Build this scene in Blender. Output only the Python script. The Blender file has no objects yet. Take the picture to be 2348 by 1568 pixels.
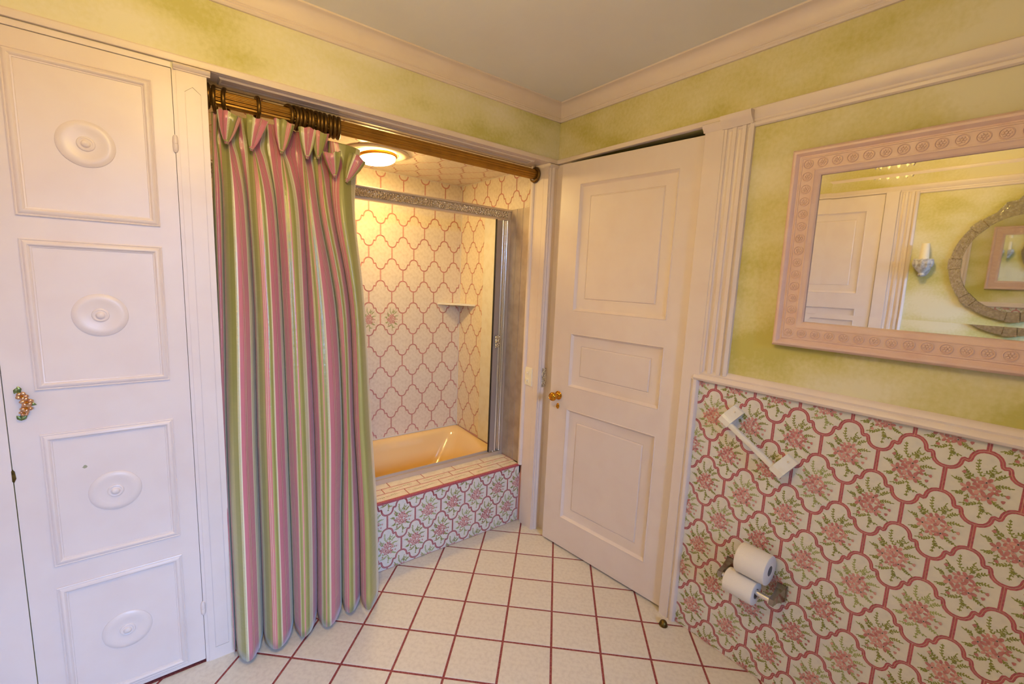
import bpy, bmesh, math, random
from mathutils import Vector, Matrix
from mathutils.geometry import tessellate_polygon

SC = bpy.context.scene
COL = SC.collection
random.seed(7)
PI = math.pi

# ------------------------------------------------------------------ camera
cam_d = bpy.data.cameras.new('camera'); cam = bpy.data.objects.new('camera', cam_d); COL.objects.link(cam)
cam_d.sensor_width = 36.0
cam_d.lens = 1008.84 / 2348.0 * 36.0
cam_d.clip_start = 0.02
R_ = Vector((0.78872653, -0.61323381, 0.04306686)); U_ = Vector((0.05145218, 0.1356625, 0.98941819)); F_ = Vector((0.61258724, 0.7781645, -0.13855283))
M3 = Matrix((R_, U_, -F_)).transposed()
cam.matrix_world = Matrix.Translation((-1.7348, -1.8596, 1.4901)) @ M3.to_4x4()
SC.camera = cam

# ------------------------------------------------------------------ view, world, daylight
SC.view_settings.view_transform = 'Standard'
SC.view_settings.look = 'None'
SC.view_settings.exposure = 0.04
SC.view_settings.gamma = 1.0
SC.view_settings.use_curve_mapping = False
SC.cycles.use_light_tree = False; SC.cycles.max_bounces = 6; SC.cycles.diffuse_bounces = 3; SC.cycles.glossy_bounces = 4
SC.cycles.transmission_bounces = 4; SC.cycles.transparent_max_bounces = 4
SC.cycles.caustics_reflective = False; SC.cycles.caustics_refractive = False
SC.cycles.adaptive_threshold = 0.03

world = bpy.data.worlds.new('sky'); SC.world = world; world.use_nodes = True
wn = world.node_tree.nodes; wl = world.node_tree.links
wn['Background'].inputs['Color'].default_value = (0.45, 0.64, 1.0, 1)
wn['Background'].inputs['Strength'].default_value = 0.5

def area(name, loc, target, sx, sy, power, color):
    d = bpy.data.lights.new(name, 'AREA'); d.shape = 'RECTANGLE'; d.size = sx; d.size_y = sy
    d.energy = power; d.color = color
    o = bpy.data.objects.new(name, d); COL.objects.link(o); o.location = loc
    o.rotation_euler = (Vector(target) - Vector(loc)).to_track_quat('-Z', 'Y').to_euler()
    return o
# daylight entering by the window in the wall behind the camera
DAY = area('window_daylight', (-0.95, -5.60, 2.55), (-1.45, -3.40, 1.55), 3.2, 1.15, 665.0, (0.30, 0.52, 1.0))

# ------------------------------------------------------------------ helpers
class MB:
    def __init__(s): s.v = []; s.f = []; s.m = []; s.uv = {}
    def add(s, vs, fs, m=0):
        b = len(s.v); s.v += [tuple(v) for v in vs]
        for f in fs: s.f.append(tuple(i + b for i in f)); s.m.append(m)
        return b
    def box(s, x0, x1, y0, y1, z0, z1, m=0):
        s.add([(x0,y0,z0),(x1,y0,z0),(x1,y1,z0),(x0,y1,z0),(x0,y0,z1),(x1,y0,z1),(x1,y1,z1),(x0,y1,z1)],
              [(0,3,2,1),(4,5,6,7),(0,1,5,4),(1,2,6,5),(2,3,7,6),(3,0,4,7)], m)
        return s
    def lathe(s, prof, n=24, mat=None, m=0, a0=0, a1=2*PI, cap=True):
        """prof: (r, h) list, about local z; mat places it"""
        M = mat or Matrix(); full = abs(a1 - a0 - 2*PI) < 1e-6; k = n if full else n + 1
        vs = []
        for (r, h) in prof:
            for i in range(k):
                a = a0 + (a1 - a0) * i / n
                vs.append(M @ Vector((r*math.cos(a), r*math.sin(a), h)))
        fs = []
        for j in range(len(prof)-1):
            for i in range(n):
                i2 = (i+1) % k if full else i+1
                fs.append((j*k+i, j*k+i2, (j+1)*k+i2, (j+1)*k+i))
        if cap and full:
            if prof[0][0] > 1e-6: fs.append(tuple(reversed(range(k))))
            if prof[-1][0] > 1e-6: fs.append(tuple((len(prof)-1)*k + i for i in range(k)))
        s.add(vs, fs, m); return s
    def tube(s, pts, r, n=10, m=0, closed=False, cap=True):
        pts = [Vector(p) for p in pts]; N = len(pts); vs = []; up = Vector((0,0,1))
        rr = r if isinstance(r, (list, tuple)) else [r]*N
        pn = None
        for i, p in enumerate(pts):
            a = pts[(i-1) % N] if (closed or i > 0) else p
            b = pts[(i+1) % N] if (closed or i < N-1) else p
            t = (b - a).normalized()
            if pn is None:
                q = up if abs(t.z) < .9 else Vector((1,0,0)); nrm = t.cross(q).normalized()
            else: nrm = (pn - t*pn.dot(t)).normalized()
            pn = nrm; bi = t.cross(nrm)
            for k in range(n):
                a_ = 2*PI*k/n; vs.append(p + (nrm*math.cos(a_) + bi*math.sin(a_))*rr[i])
        fs = []
        for i in range(N if closed else N-1):
            j = (i+1) % N
            for k in range(n): fs.append((i*n+k, i*n+(k+1)%n, j*n+(k+1)%n, j*n+k))
        if cap and not closed:
            fs.append(tuple(reversed(range(n)))); fs.append(tuple((N-1)*n+k for k in range(n)))
        s.add(vs, fs, m); return s
    def poly(s, loops, fn, d0, d1, m=0, bottom=False):
        """extrude a 2D polygon (first loop outer, others holes); fn(a,b,d)->3D"""
        loops = [list(l) for l in loops]
        tris = tessellate_polygon([[Vector((a, b, 0)) for a, b in l] for l in loops])
        flat = [p for l in loops for p in l]; n = len(flat)
        top = [fn(a, b, d1) for a, b in flat]; bot = [fn(a, b, d0) for a, b in flat]
        fs = [tuple(t) for t in tris]
        if bottom: fs += [tuple(n+i for i in reversed(t)) for t in tris]
        k = 0
        for l in loops:
            L = len(l)
            for i in range(L): fs.append((k+i, n+k+i, n+k+(i+1)%L, k+(i+1)%L))
            k += L
        s.add(top + bot, fs, m); return s
    def prof(s, pts, fn, a0, a1, m=0, closed=True, cap=True):
        """extrude a 2D profile between a0 and a1; fn(a, p, q)->3D"""
        n = len(pts)
        vs = [fn(a0, p, q) for p, q in pts] + [fn(a1, p, q) for p, q in pts]
        fs = [(i, (i+1) % n, n+(i+1) % n, n+i) for i in range(n if closed else n-1)]
        if cap and closed:
            tr = tessellate_polygon([[Vector((p, q, 0)) for p, q in pts]])
            fs += [tuple(reversed(t)) for t in tr] + [tuple(n+i for i in t) for t in tr]
        s.add(vs, fs, m); return s
    def mesh(s, name, mats, smooth=None, fixn=True):
        me = bpy.data.meshes.new(name); me.from_pydata(s.v, [], s.f)
        for m in (mats if isinstance(mats, (list, tuple)) else [mats]): me.materials.append(m)
        if any(s.m): me.polygons.foreach_set('material_index', s.m)
        me.validate(); me.update()
        if fixn:
            bm = bmesh.new(); bm.from_mesh(me); bmesh.ops.recalc_face_normals(bm, faces=bm.faces); bm.to_mesh(me); bm.free()
        if smooth is not None:
            me.polygons.foreach_set('use_smooth', [True]*len(me.polygons))
            me.set_sharp_from_angle(angle=math.radians(smooth))
        return me

def obj(name, me, parent=None, loc=(0,0,0), mw=None):
    o = bpy.data.objects.new(name, me); COL.objects.link(o)
    if mw is not None:
        o.matrix_world = mw
    else: o.location = loc
    if parent is not None:
        o.parent = parent
        if mw is None and parent.type == 'EMPTY': o.location = Vector(loc) - pworld(parent)
    return o
def pworld(p):
    v = Vector(p.location); q = p.parent
    while q is not None: v = v + Vector(q.location); q = q.parent
    return v
def build(name, mb, mats, parent=None, smooth=None, fixn=True, base=None):
    """mesh given in world coordinates; child of an Empty keeps its world place; base moves the origin"""
    me = mb.mesh(name, mats, smooth, fixn)
    o = bpy.data.objects.new(name, me); COL.objects.link(o)
    if base is not None:
        me.transform(Matrix.Translation(-Vector(base))); o.location = base
    if parent is not None:
        o.parent = parent; o.location = Vector(o.location) - pworld(parent)
    return o
def tag(o, label=None, cat=None, group=None, kind=None):
    if label: o['label'] = label
    if cat: o['category'] = cat
    if group: o['group'] = group
    if kind: o['kind'] = kind
    return o
def thing(name, loc, label, cat, group=None, kind=None):
    o = bpy.data.objects.new(name, None); COL.objects.link(o); o.location = loc; o.empty_display_size = .05
    return tag(o, label, cat, group, kind)
def struct(name, mb, mats, label=None, smooth=None):
    o = build(name, mb, mats, None, smooth); return tag(o, label, None, None, 'structure')

# ------------------------------------------------------------------ materials
def srgb(r, g, b):
    f = lambda c: ((c/255)/12.92 if c/255 <= .04045 else ((c/255+.055)/1.055)**2.4)
    return (f(r), f(g), f(b), 1.0)
def mat(name, col, rough=.5, metal=0., spec=.5, noise=None, bump=None, coat=0., emis=None, sheen=0.):
    """noise=(scale, other colour, amount); bump=(scale, strength)"""
    m = bpy.data.materials.new(name); m.use_nodes = True; nt = m.node_tree; n = nt.nodes; l = nt.links
    b = n['Principled BSDF']; b.inputs['Base Color'].default_value = col
    b.inputs['Roughness'].default_value = rough; b.inputs['Metallic'].default_value = metal
    b.inputs['Specular IOR Level'].default_value = spec
    if coat: b.inputs['Coat Weight'].default_value = coat; b.inputs['Coat Roughness'].default_value = .08
    if sheen: b.inputs['Sheen Weight'].default_value = sheen; b.inputs['Sheen Roughness'].default_value = .4
    if emis: b.inputs['Emission Color'].default_value = emis[0]; b.inputs['Emission Strength'].default_value = emis[1]
    tc = n.new('ShaderNodeTexCoord')
    if noise:
        sc, c2, amt = noise[:3]
        t = n.new('ShaderNodeTexNoise'); t.inputs['Scale'].default_value = sc; t.inputs['Detail'].default_value = 2
        l.new(tc.outputs['Object'], t.inputs['Vector'])
        r = n.new('ShaderNodeValToRGB'); r.color_ramp.elements[0].position = .42; r.color_ramp.elements[1].position = .68
        r.color_ramp.elements[0].color = (0,0,0,1); r.color_ramp.elements[1].color = (amt,amt,amt,1)
        l.new(t.outputs['Fac'], r.inputs['Fac'])
        mx = n.new('ShaderNodeMix'); mx.data_type = 'RGBA'; mx.inputs['A'].default_value = col; mx.inputs['B'].default_value = c2
        l.new(r.outputs['Color'], mx.inputs['Factor']); l.new(mx.outputs['Result'], b.inputs['Base Color'])
    if bump:
        t = n.new('ShaderNodeTexNoise'); t.inputs['Scale'].default_value = bump[0]; t.inputs['Detail'].default_value = 1
        l.new(tc.outputs['Object'], t.inputs['Vector'])
        bp = n.new('ShaderNodeBump'); bp.inputs['Strength'].default_value = bump[1]; bp.inputs['Distance'].default_value = .002
        l.new(t.outputs['Fac'], bp.inputs['Height']); l.new(bp.outputs['Normal'], b.inputs['Normal'])
    return m
PINK = srgb(236, 219, 211)
M_PAINT = mat('pale_pink_gloss_paint', PINK, .38, noise=(9, srgb(231, 211, 202), .5))
M_CEIL = mat('ceiling_paint', srgb(240, 238, 236), .8, noise=(3, srgb(236, 232, 228), .6))
M_DARK = mat('closet_gap_shade', srgb(52, 40, 36), .9)
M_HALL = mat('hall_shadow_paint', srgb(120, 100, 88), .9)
M_FLOOR = mat('cream_floor_tile_glaze', srgb(233, 222, 206), .34, noise=(60, srgb(212, 198, 182), .5), bump=(30, .12))
M_GROUT = mat('brick_red_grout', srgb(142, 58, 58), .85, noise=(220, srgb(176, 104, 96), .8), bump=(200, .4))
M_GLAZE = mat('white_painted_tile_glaze', srgb(228, 220, 208), .22, noise=(34, srgb(210, 205, 200), .6))
M_TPLAIN = mat('cream_tile_glaze', srgb(238, 224, 204), .28, noise=(50, srgb(222, 204, 182), .7))
M_BORDER = mat('rose_tile_border', srgb(186, 92, 98), .3, noise=(160, srgb(158, 66, 78), .8))
M_BORDER2 = mat('coral_tile_border', srgb(208, 118, 108), .3, noise=(160, srgb(190, 92, 86), .8))
M_JOINT = mat('pale_pink_joint', srgb(232, 176, 168), .8)
M_PETAL = mat('rose_petal_print', srgb(218, 162, 152), .3, noise=(120, srgb(196, 128, 124), .8))
M_PETAL2 = mat('dark_rose_petal_print', srgb(198, 128, 124), .3, noise=(120, srgb(176, 98, 98), .8))
M_LEAF = mat('leaf_green_print', srgb(146, 146, 62), .3, noise=(160, srgb(112, 114, 40), .9))
M_LEAF2 = mat('pale_leaf_print', srgb(168, 172, 104), .3, noise=(160, srgb(140, 146, 70), .9))
M_DOT = mat('dark_flower_centre', srgb(58, 26, 30), .4)
M_CAULK = mat('white_caulk', srgb(236, 226, 214), .5)
M_TUB = mat('apricot_tub_enamel', srgb(246, 208, 146), .12, coat=.6)
M_CHROME = mat('chrome', srgb(232, 230, 230), .2, .9)
M_CHROME2 = mat('brushed_aluminium', srgb(214, 198, 182), .36, .55)
M_BRONZEG = mat('bronze_grey_metal', srgb(200, 186, 176), .36, .55, noise=(14, srgb(176, 158, 146), .7))
M_CHROMED = mat('dark_chrome', srgb(158, 150, 142), .2, 1.0)
M_BRASS = mat('polished_brass', srgb(212, 150, 52), .16, 1.0)
M_BRASS_OLD = mat('aged_brass', srgb(120, 98, 52), .4, 1.0, noise=(60, srgb(70, 56, 34), .9))
M_ROD = mat('antique_gilt_wood', srgb(182, 134, 54), .34, .7, noise=(18, srgb(140, 98, 38), .5))
M_RING = mat('dark_bronze_ring', srgb(118, 88, 40), .32, .75, noise=(30, srgb(80, 56, 24), .7))
M_PAPER = mat('white_tissue_paper', srgb(240, 232, 226), .95, bump=(260, .5))
M_CARD = mat('grey_card_tube', srgb(150, 140, 140), .9)
M_CERAM = mat('white_ceramic', srgb(238, 232, 222), .2, noise=(20, srgb(226, 214, 196), .5))
M_IVORY = mat('ivory_plastic', srgb(250, 240, 220), .3)
M_GASKET = mat('black_rubber', srgb(22, 18, 18), .6)
M_MIRROR = mat('mirror_silver', (.86, .87, .83, 1), .015, 1.0)
M_MIRRORA = mat('antique_mirror_silver', (.62, .60, .54, 1), .10, 1.0, noise=(70, (.80, .79, .74, 1), .9), bump=(110, .5))
M_FRAME = mat('dusty_pink_frame_paint', srgb(232, 198, 184), .42, noise=(18, srgb(224, 184, 170), .6))
M_SCONCE = mat('whitewashed_carving', srgb(212, 206, 198), .6, noise=(46, srgb(160, 150, 142), .9), bump=(60, .5))
M_SHADE = mat('cream_candle_shade', srgb(244, 230, 198), .6)
M_LAMP = mat('lit_lamp_lens', srgb(255, 240, 210), .4, emis=((1.0, .70, .25, 1), 98.0))
M_LAMPRING = mat('cream_lamp_trim', srgb(226, 206, 180), .4)
M_BULB = mat('lit_candle_bulb', srgb(255, 230, 190), .4, emis=((1.0, .70, .30, 1), 8.0))
M_HFLOW = mat('copper_flower_metal', srgb(196, 140, 104), .3, .8, noise=(120, srgb(226, 190, 150), .8))
M_HLEAF = mat('verdigris_leaf_metal', srgb(104, 122, 76), .35, .7, noise=(120, srgb(160, 170, 110), .8))
M_WHITEW = mat('white_window_paint', srgb(232, 226, 220), .4)

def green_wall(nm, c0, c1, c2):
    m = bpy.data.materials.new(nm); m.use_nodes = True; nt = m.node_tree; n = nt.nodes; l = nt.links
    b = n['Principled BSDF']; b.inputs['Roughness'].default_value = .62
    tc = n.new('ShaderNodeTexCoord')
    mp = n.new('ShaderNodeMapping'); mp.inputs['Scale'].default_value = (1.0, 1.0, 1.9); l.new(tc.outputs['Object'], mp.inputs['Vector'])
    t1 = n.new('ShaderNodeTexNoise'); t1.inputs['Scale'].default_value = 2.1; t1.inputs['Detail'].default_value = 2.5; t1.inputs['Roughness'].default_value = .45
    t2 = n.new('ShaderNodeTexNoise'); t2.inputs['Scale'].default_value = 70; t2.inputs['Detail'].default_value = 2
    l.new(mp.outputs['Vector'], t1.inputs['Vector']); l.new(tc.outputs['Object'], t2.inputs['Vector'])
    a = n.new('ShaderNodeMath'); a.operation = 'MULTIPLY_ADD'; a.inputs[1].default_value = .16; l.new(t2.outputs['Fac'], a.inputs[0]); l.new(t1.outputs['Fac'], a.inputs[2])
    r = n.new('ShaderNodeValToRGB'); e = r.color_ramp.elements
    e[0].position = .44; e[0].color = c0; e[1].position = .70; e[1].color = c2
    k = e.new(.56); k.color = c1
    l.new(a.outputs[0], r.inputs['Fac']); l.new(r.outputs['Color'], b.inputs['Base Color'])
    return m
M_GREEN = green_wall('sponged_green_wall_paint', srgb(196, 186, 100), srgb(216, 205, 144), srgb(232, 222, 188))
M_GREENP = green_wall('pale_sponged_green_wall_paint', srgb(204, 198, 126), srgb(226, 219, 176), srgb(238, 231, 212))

def curtain_mat():
    m = bpy.data.materials.new('striped_silk_taffeta'); m.use_nodes = True; nt = m.node_tree; n = nt.nodes; l = nt.links
    b = n['Principled BSDF']; b.inputs['Roughness'].default_value = .30; b.inputs['Sheen Weight'].default_value = .3
    b.inputs['Specular IOR Level'].default_value = .6
    uv = n.new('ShaderNodeUVMap'); uv.uv_map = 'UVMap'
    sp = n.new('ShaderNodeSeparateXYZ'); l.new(uv.outputs['UV'], sp.inputs['Vector'])
    md = n.new('ShaderNodeMath'); md.operation = 'FLOORED_MODULO'; md.inputs[1].default_value = .12; l.new(sp.outputs['X'], md.inputs[0])
    dv = n.new('ShaderNodeMath'); dv.operation = 'DIVIDE'; dv.inputs[1].default_value = .12; l.new(md.outputs[0], dv.inputs[0])
    P = srgb(206, 124, 136); P2 = srgb(178, 90, 104); G = srgb(154, 150, 80); G2 = srgb(172, 166, 100); Wt = srgb(232, 222, 190); T = srgb(214, 132, 132)
    stops = [(0, Wt), (.012, P), (.125, P2), (.137, Wt), (.147, P2), (.168, Wt), (.178, P2), (.19, P), (.296, Wt), (.312, G2), (.36, G), (.50, G2), (.592, T), (.615, Wt), (.625, T), (.65, Wt), (.66, T), (.70, G2), (.80, G), (.945, G2), (.985, Wt)]
    r = n.new('ShaderNodeValToRGB'); r.color_ramp.interpolation = 'CONSTANT'; e = r.color_ramp.elements
    e[0].position = 0; e[0].color = stops[0][1]; e[1].position = stops[1][0]; e[1].color = stops[1][1]
    for p, c in stops[2:]:
        q = e.new(p); q.color = c
    l.new(dv.outputs[0], r.inputs['Fac'])
    # ladder weave along both edges of the pink band
    ld = n.new('ShaderNodeValToRGB'); ld.color_ramp.interpolation = 'CONSTANT'; le = ld.color_ramp.elements
    le[0].position = 0; le[0].color = (0,0,0,1); le[1].position = .315; le[1].color = (1,1,1,1)
    for p, c in ((.352, 0), (.948, 1), (.985, 0)):
        q = le.new(p); q.color = (c,c,c,1)
    l.new(dv.outputs[0], ld.inputs['Fac'])
    vm = n.new('ShaderNodeMath'); vm.operation = 'PINGPONG'; vm.inputs[1].default_value = .0024; l.new(sp.outputs['Y'], vm.inputs[0])
    gt = n.new('ShaderNodeMath'); gt.operation = 'GREATER_THAN'; gt.inputs[1].default_value = .0012; l.new(vm.outputs[0], gt.inputs[0])
    mu = n.new('ShaderNodeMath'); mu.operation = 'MULTIPLY'; l.new(gt.outputs[0], mu.inputs[0]); l.new(ld.outputs['Color'], mu.inputs[1])
    mx = n.new('ShaderNodeMix'); mx.data_type = 'RGBA'; mx.inputs['B'].default_value = Wt
    l.new(mu.outputs[0], mx.inputs['Factor']); l.new(r.outputs['Color'], mx.inputs['A']); l.new(mx.outputs['Result'], b.inputs['Base Color'])
    tc = n.new('ShaderNodeTexCoord'); mp = n.new('ShaderNodeMapping'); mp.inputs['Scale'].default_value = (14, 14, 60); l.new(tc.outputs['Object'], mp.inputs['Vector'])
    t = n.new('ShaderNodeTexNoise'); t.inputs['Scale'].default_value = 1.0; t.inputs['Detail'].default_value = 5; l.new(mp.outputs['Vector'], t.inputs['Vector'])
    bp = n.new('ShaderNodeBump'); bp.inputs['Strength'].default_value = .35; bp.inputs['Distance'].default_value = .004
    l.new(t.outputs['Fac'], bp.inputs['Height']); l.new(bp.outputs['Normal'], b.inputs['Normal'])
    return m
M_CURT = curtain_mat()

def closet_paint():
    m = mat('closet_door_paint', PINK, .36, noise=(9, srgb(231, 211, 202), .5))
    nt = m.node_tree; n = nt.nodes; l = nt.links; b = n['Principled BSDF']
    src = b.inputs['Base Color'].links[0].from_socket
    geo = n.new('ShaderNodeNewGeometry')
    for c, rad, colr in (((-1.968, 0.0, .848), .0055, srgb(170, 164, 132)), ((-2.047, 0.0, .846), .006, srgb(170, 112, 64)), ((-2.046, 0, .838), .004, srgb(150, 92, 50))):
        d = n.new('ShaderNodeVectorMath'); d.operation = 'DISTANCE'; d.inputs[1].default_value = c; l.new(geo.outputs['Position'], d.inputs[0])
        nz = n.new('ShaderNodeTexNoise'); nz.inputs['Scale'].default_value = 160; l.new(geo.outputs['Position'], nz.inputs['Vector'])
        ad = n.new('ShaderNodeMath'); ad.operation = 'MULTIPLY_ADD'; ad.inputs[1].default_value = .008; l.new(nz.outputs['Fac'], ad.inputs[0]); l.new(d.outputs['Value'], ad.inputs[2])
        lt = n.new('ShaderNodeMath'); lt.operation = 'LESS_THAN'; lt.inputs[1].default_value = rad + .004; l.new(ad.outputs[0], lt.inputs[0])
        mx = n.new('ShaderNodeMix'); mx.data_type = 'RGBA'; mx.inputs['B'].default_value = colr
        l.new(lt.outputs[0], mx.inputs['Factor']); l.new(src, mx.inputs['A']); src = mx.outputs['Result']
    l.new(src, b.inputs['Base Color'])
    return m
M_CLOSET = closet_paint()

def glass_mat():
    m = bpy.data.materials.new('smoky_obscure_glass'); m.use_nodes = True; nt = m.node_tree; b = nt.nodes['Principled BSDF']
    b.inputs['Base Color'].default_value = srgb(190, 176, 168); b.inputs['Roughness'].default_value = .3
    b.inputs['Transmission Weight'].default_value = .2; b.inputs['IOR'].default_value = 1.4; b.inputs['Metallic'].default_value = .3
    tc = nt.nodes.new('ShaderNodeTexCoord'); t = nt.nodes.new('ShaderNodeTexNoise'); t.inputs['Scale'].default_value = 45
    bp = nt.nodes.new('ShaderNodeBump'); bp.inputs['Strength'].default_value = .4; bp.inputs['Distance'].default_value = .003
    nt.links.new(tc.outputs['Object'], t.inputs['Vector']); nt.links.new(t.outputs['Fac'], bp.inputs['Height']); nt.links.new(bp.outputs['Normal'], b.inputs['Normal'])
    return m
M_OBSC = glass_mat()
def crystal_mat():
    m = bpy.data.materials.new('cut_crystal'); m.use_nodes = True; b = m.node_tree.nodes['Principled BSDF']
    b.inputs['Base Color'].default_value = (1, .90, .72, 1); b.inputs['Roughness'].default_value = .08
    b.inputs['Metallic'].default_value = .6; b.inputs['Transmission Weight'].default_value = .4; b.inputs['IOR'].default_value = 1.5
    return m
M_CRYSTAL = crystal_mat()
def pane_mat():
    m = bpy.data.materials.new('clear_window_pane'); m.use_nodes = True; nt = m.node_tree; n = nt.nodes; l = nt.links
    n.remove(n['Principled BSDF']); t = n.new('ShaderNodeBsdfTransparent'); g = n.new('ShaderNodeBsdfGlossy'); g.inputs['Roughness'].default_value = .02
    mx = n.new('ShaderNodeMixShader'); mx.inputs['Fac'].default_value = .06
    l.new(t.outputs[0], mx.inputs[1]); l.new(g.outputs[0], mx.inputs[2]); l.new(mx.outputs[0], n['Material Output'].inputs['Surface'])
    return m
M_PANE = pane_mat()
def embossed():
    m = mat('embossed_chrome', srgb(226, 222, 218), .25, 1.0)
    nt = m.node_tree; n = nt.nodes; l = nt.links
    tc = n.new('ShaderNodeTexCoord'); v = n.new('ShaderNodeTexVoronoi'); v.inputs['Scale'].default_value = 120
    l.new(tc.outputs['Object'], v.inputs['Vector'])
    bp = n.new('ShaderNodeBump'); bp.inputs['Strength'].default_value = 1.0; bp.inputs['Distance'].default_value = .010
    l.new(v.outputs['Distance'], bp.inputs['Height']); l.new(bp.outputs['Normal'], n['Principled BSDF'].inputs['Normal'])
    return m
M_EMBOSS = embossed()

# ------------------------------------------------------------------ dimensions (metres)
ZT = 2.15           # top of the trim that runs round the room
ZC = 2.425          # ceiling
WX = -2.70          # wall opposite the framed mirror
RY = -3.40          # wall behind the camera
AX0, AX1 = -1.597, -0.062   # tub alcove, left and right
AY, BY = 0.128, 0.90        # tub apron, tiled back wall
ALZ = 2.127                 # alcove ceiling
SILL = 0.372
DY0, DY1, DZ = -0.856, -0.100, 2.126   # door opening in the right wall

def wallA(a, b, d): return (a, -d, b)             # right = +x, faces -y
def wallB(a, b, d): return (-d, -a, b)            # right = -y, faces -x
def offs(fn, v, axis):
    def g(a, b, d):
        p = list(fn(a, b, d)); p[axis] += v; return tuple(p)
    return g
backT = offs(wallA, BY, 1); apronT = offs(wallA, AY, 1); sideT = offs(wallB, AX1, 0)
def ceilT(a, b, d): return (a, -b, ALZ - d)
def oppW(a, b, d): return (WX + d, a, b)          # opposite wall: right = +y, faces +x

def frame_moulding(mb, a0, a1, b0, b1, prof, fn, m=0):
    rings = []
    for w, d in prof:
        rings.append([fn(a0+w, b0+w, d), fn(a1-w, b0+w, d), fn(a1-w, b1-w, d), fn(a0+w, b1-w, d)])
    vs = [p for r in rings for p in r]; fs = []
    for i in range(len(rings)-1):
        for k in range(4): fs.append((i*4+k, i*4+(k+1) % 4, i*4+4+(k+1) % 4, i*4+4+k))
    mb.add(vs, fs, m)

# ------------------------------------------------------------------ shell
mb = MB()
mb.box(WX-.1, .25, RY-.1, 0, -.06, -.002); mb.box(AX0, AX1, 0, AY+.02, -.06, -.002); mb.box(-2.25, AX0, 0, .13, -.06, -.002)
floor = struct('floor', mb, M_GROUT, 'cream floor tiles laid diagonally with brick red grout')
mb = MB(); mb.box(WX-.1, .12, RY-.1, .0, ZC, ZC+.06)
struct('ceiling', mb, M_CEIL, 'plain pale ceiling above the cove moulding')

# wall with the closet and the tub alcove
mb = MB()
mb.box(WX-.1, .12, 0, AY, ALZ, ZC)
mb.box(WX-.1, -2.1225, 0, .10, 0, ALZ); mb.box(-1.6875, AX0, 0, .10, 0, ALZ); mb.box(-2.1225, -1.6875, 0, .10, 2.1075, ALZ)
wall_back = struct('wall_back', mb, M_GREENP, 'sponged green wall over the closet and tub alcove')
mb = MB(); mb.box(-2.20, AX0-.02, .10, .13, 0, ALZ); build('closet_lining', mb, M_DARK, wall_back)  # dark sheet, closet shade behind the door gaps is put into its colour
mb = MB(); mb.box(WX, -2.1222, -.002, 0, 0, 2.1078); mb.box(-1.6884, -1.676, -.004, 0.0, .0, 2.1078)
build('closet_jamb', mb, M_PAINT, wall_back)
mb = MB(); mb.box(AX0-.1, .12, BY, BY+.1, 0, ALZ); wall_tub = struct('wall_tub_back', mb, M_JOINT, 'tub surround back wall of scalloped cream tiles with coral outlines')
mb = MB(); mb.box(AX1, .12, 0, BY, 0, ALZ); wall_tubr = struct('wall_tub_right', mb, M_JOINT, 'tub surround end wall of scalloped cream tiles with coral outlines')
mb = MB(); mb.box(AX0-.1, AX0, .10, BY, 0, ALZ); struct('wall_tub_left', mb, M_TPLAIN, 'tub surround end wall behind the curtain')
mb = MB(); mb.box(AX0-.1, .12, AY, BY+.1, ALZ, ALZ+.08); ceil_tub = struct('ceiling_tub', mb, M_JOINT, 'alcove ceiling of scalloped cream tiles')
mb = MB(); mb.box(AX0, AX1, AY, AY+.06, 0, SILL-.003); mb.box(AX0, AX1, AY, .335, SILL-.06, SILL-.003)
wall_apron = struct('wall_apron', mb, M_JOINT, 'tub front of flowered tiles with a narrow tiled sill')
# right wall with the door opening
mb = MB()
mb.box(0, .12, DY1, .0, 0, ZC); mb.box(0, .12, RY, DY0, 0, ZC); mb.box(0, .12, DY0, DY1, DZ, ZC)
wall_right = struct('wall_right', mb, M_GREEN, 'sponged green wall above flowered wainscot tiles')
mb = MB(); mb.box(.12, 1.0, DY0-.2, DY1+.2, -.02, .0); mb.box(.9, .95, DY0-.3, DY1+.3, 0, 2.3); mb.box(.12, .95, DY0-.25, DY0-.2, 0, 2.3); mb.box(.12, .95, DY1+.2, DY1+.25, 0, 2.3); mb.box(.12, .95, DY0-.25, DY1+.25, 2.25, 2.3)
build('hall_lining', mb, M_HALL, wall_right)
mb = MB(); mb.box(.02, .12, DY0, DY1, -.004, .004); build('threshold', mb, M_CERAM, wall_right)
mb = MB(); mb.box(WX-.1, WX, RY, 0, 0, ZC)
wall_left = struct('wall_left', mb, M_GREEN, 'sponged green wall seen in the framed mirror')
WIN = (-2.15, -.92, .95, 2.12)
mb = MB(); mb.box(WX, WIN[0], RY-.1, RY, 0, ZC); mb.box(WIN[1], 0, RY-.1, RY, 0, ZC); mb.box(WIN[0], WIN[1], RY-.1, RY, 0, WIN[2]); mb.box(WIN[0], WIN[1], RY-.1, RY, WIN[3], ZC)
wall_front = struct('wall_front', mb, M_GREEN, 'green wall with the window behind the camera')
wn_ = tag(thing('window_1', (-1.575, RY, WIN[2]), 'white framed sash window in the wall behind the camera', None), kind='structure')
mb = MB(); frame_moulding(mb, WIN[0]-.06, WIN[1]+.06, WIN[2]-.06, WIN[3]+.06, [(0,0),(0,.02),(.06,.024),(.075,.01),(.09,-.05)], lambda a, b, d: (a, RY+d, b)); build('window_frame', mb, M_WHITEW, wn_)
mb = MB(); mb.box(WIN[0], WIN[1], RY-.06, RY-.03, 1.51, 1.56); mb.box(-1.587, -1.563, RY-.06, RY-.035, WIN[2], WIN[3]); build('sash_bar', mb, M_WHITEW, wn_)
for k in range(2):
    for j in range(2):
        x0 = WIN[0] if k == 0 else -1.563; x1 = -1.587 if k == 0 else WIN[1]; z0 = WIN[2] if j == 0 else 1.56; z1 = 1.51 if j == 0 else WIN[3]
        mb = MB(); mb.box(x0, x1, RY-.05, RY-.046, z0, z1); build('pane', mb, M_PANE, wn_)

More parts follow.
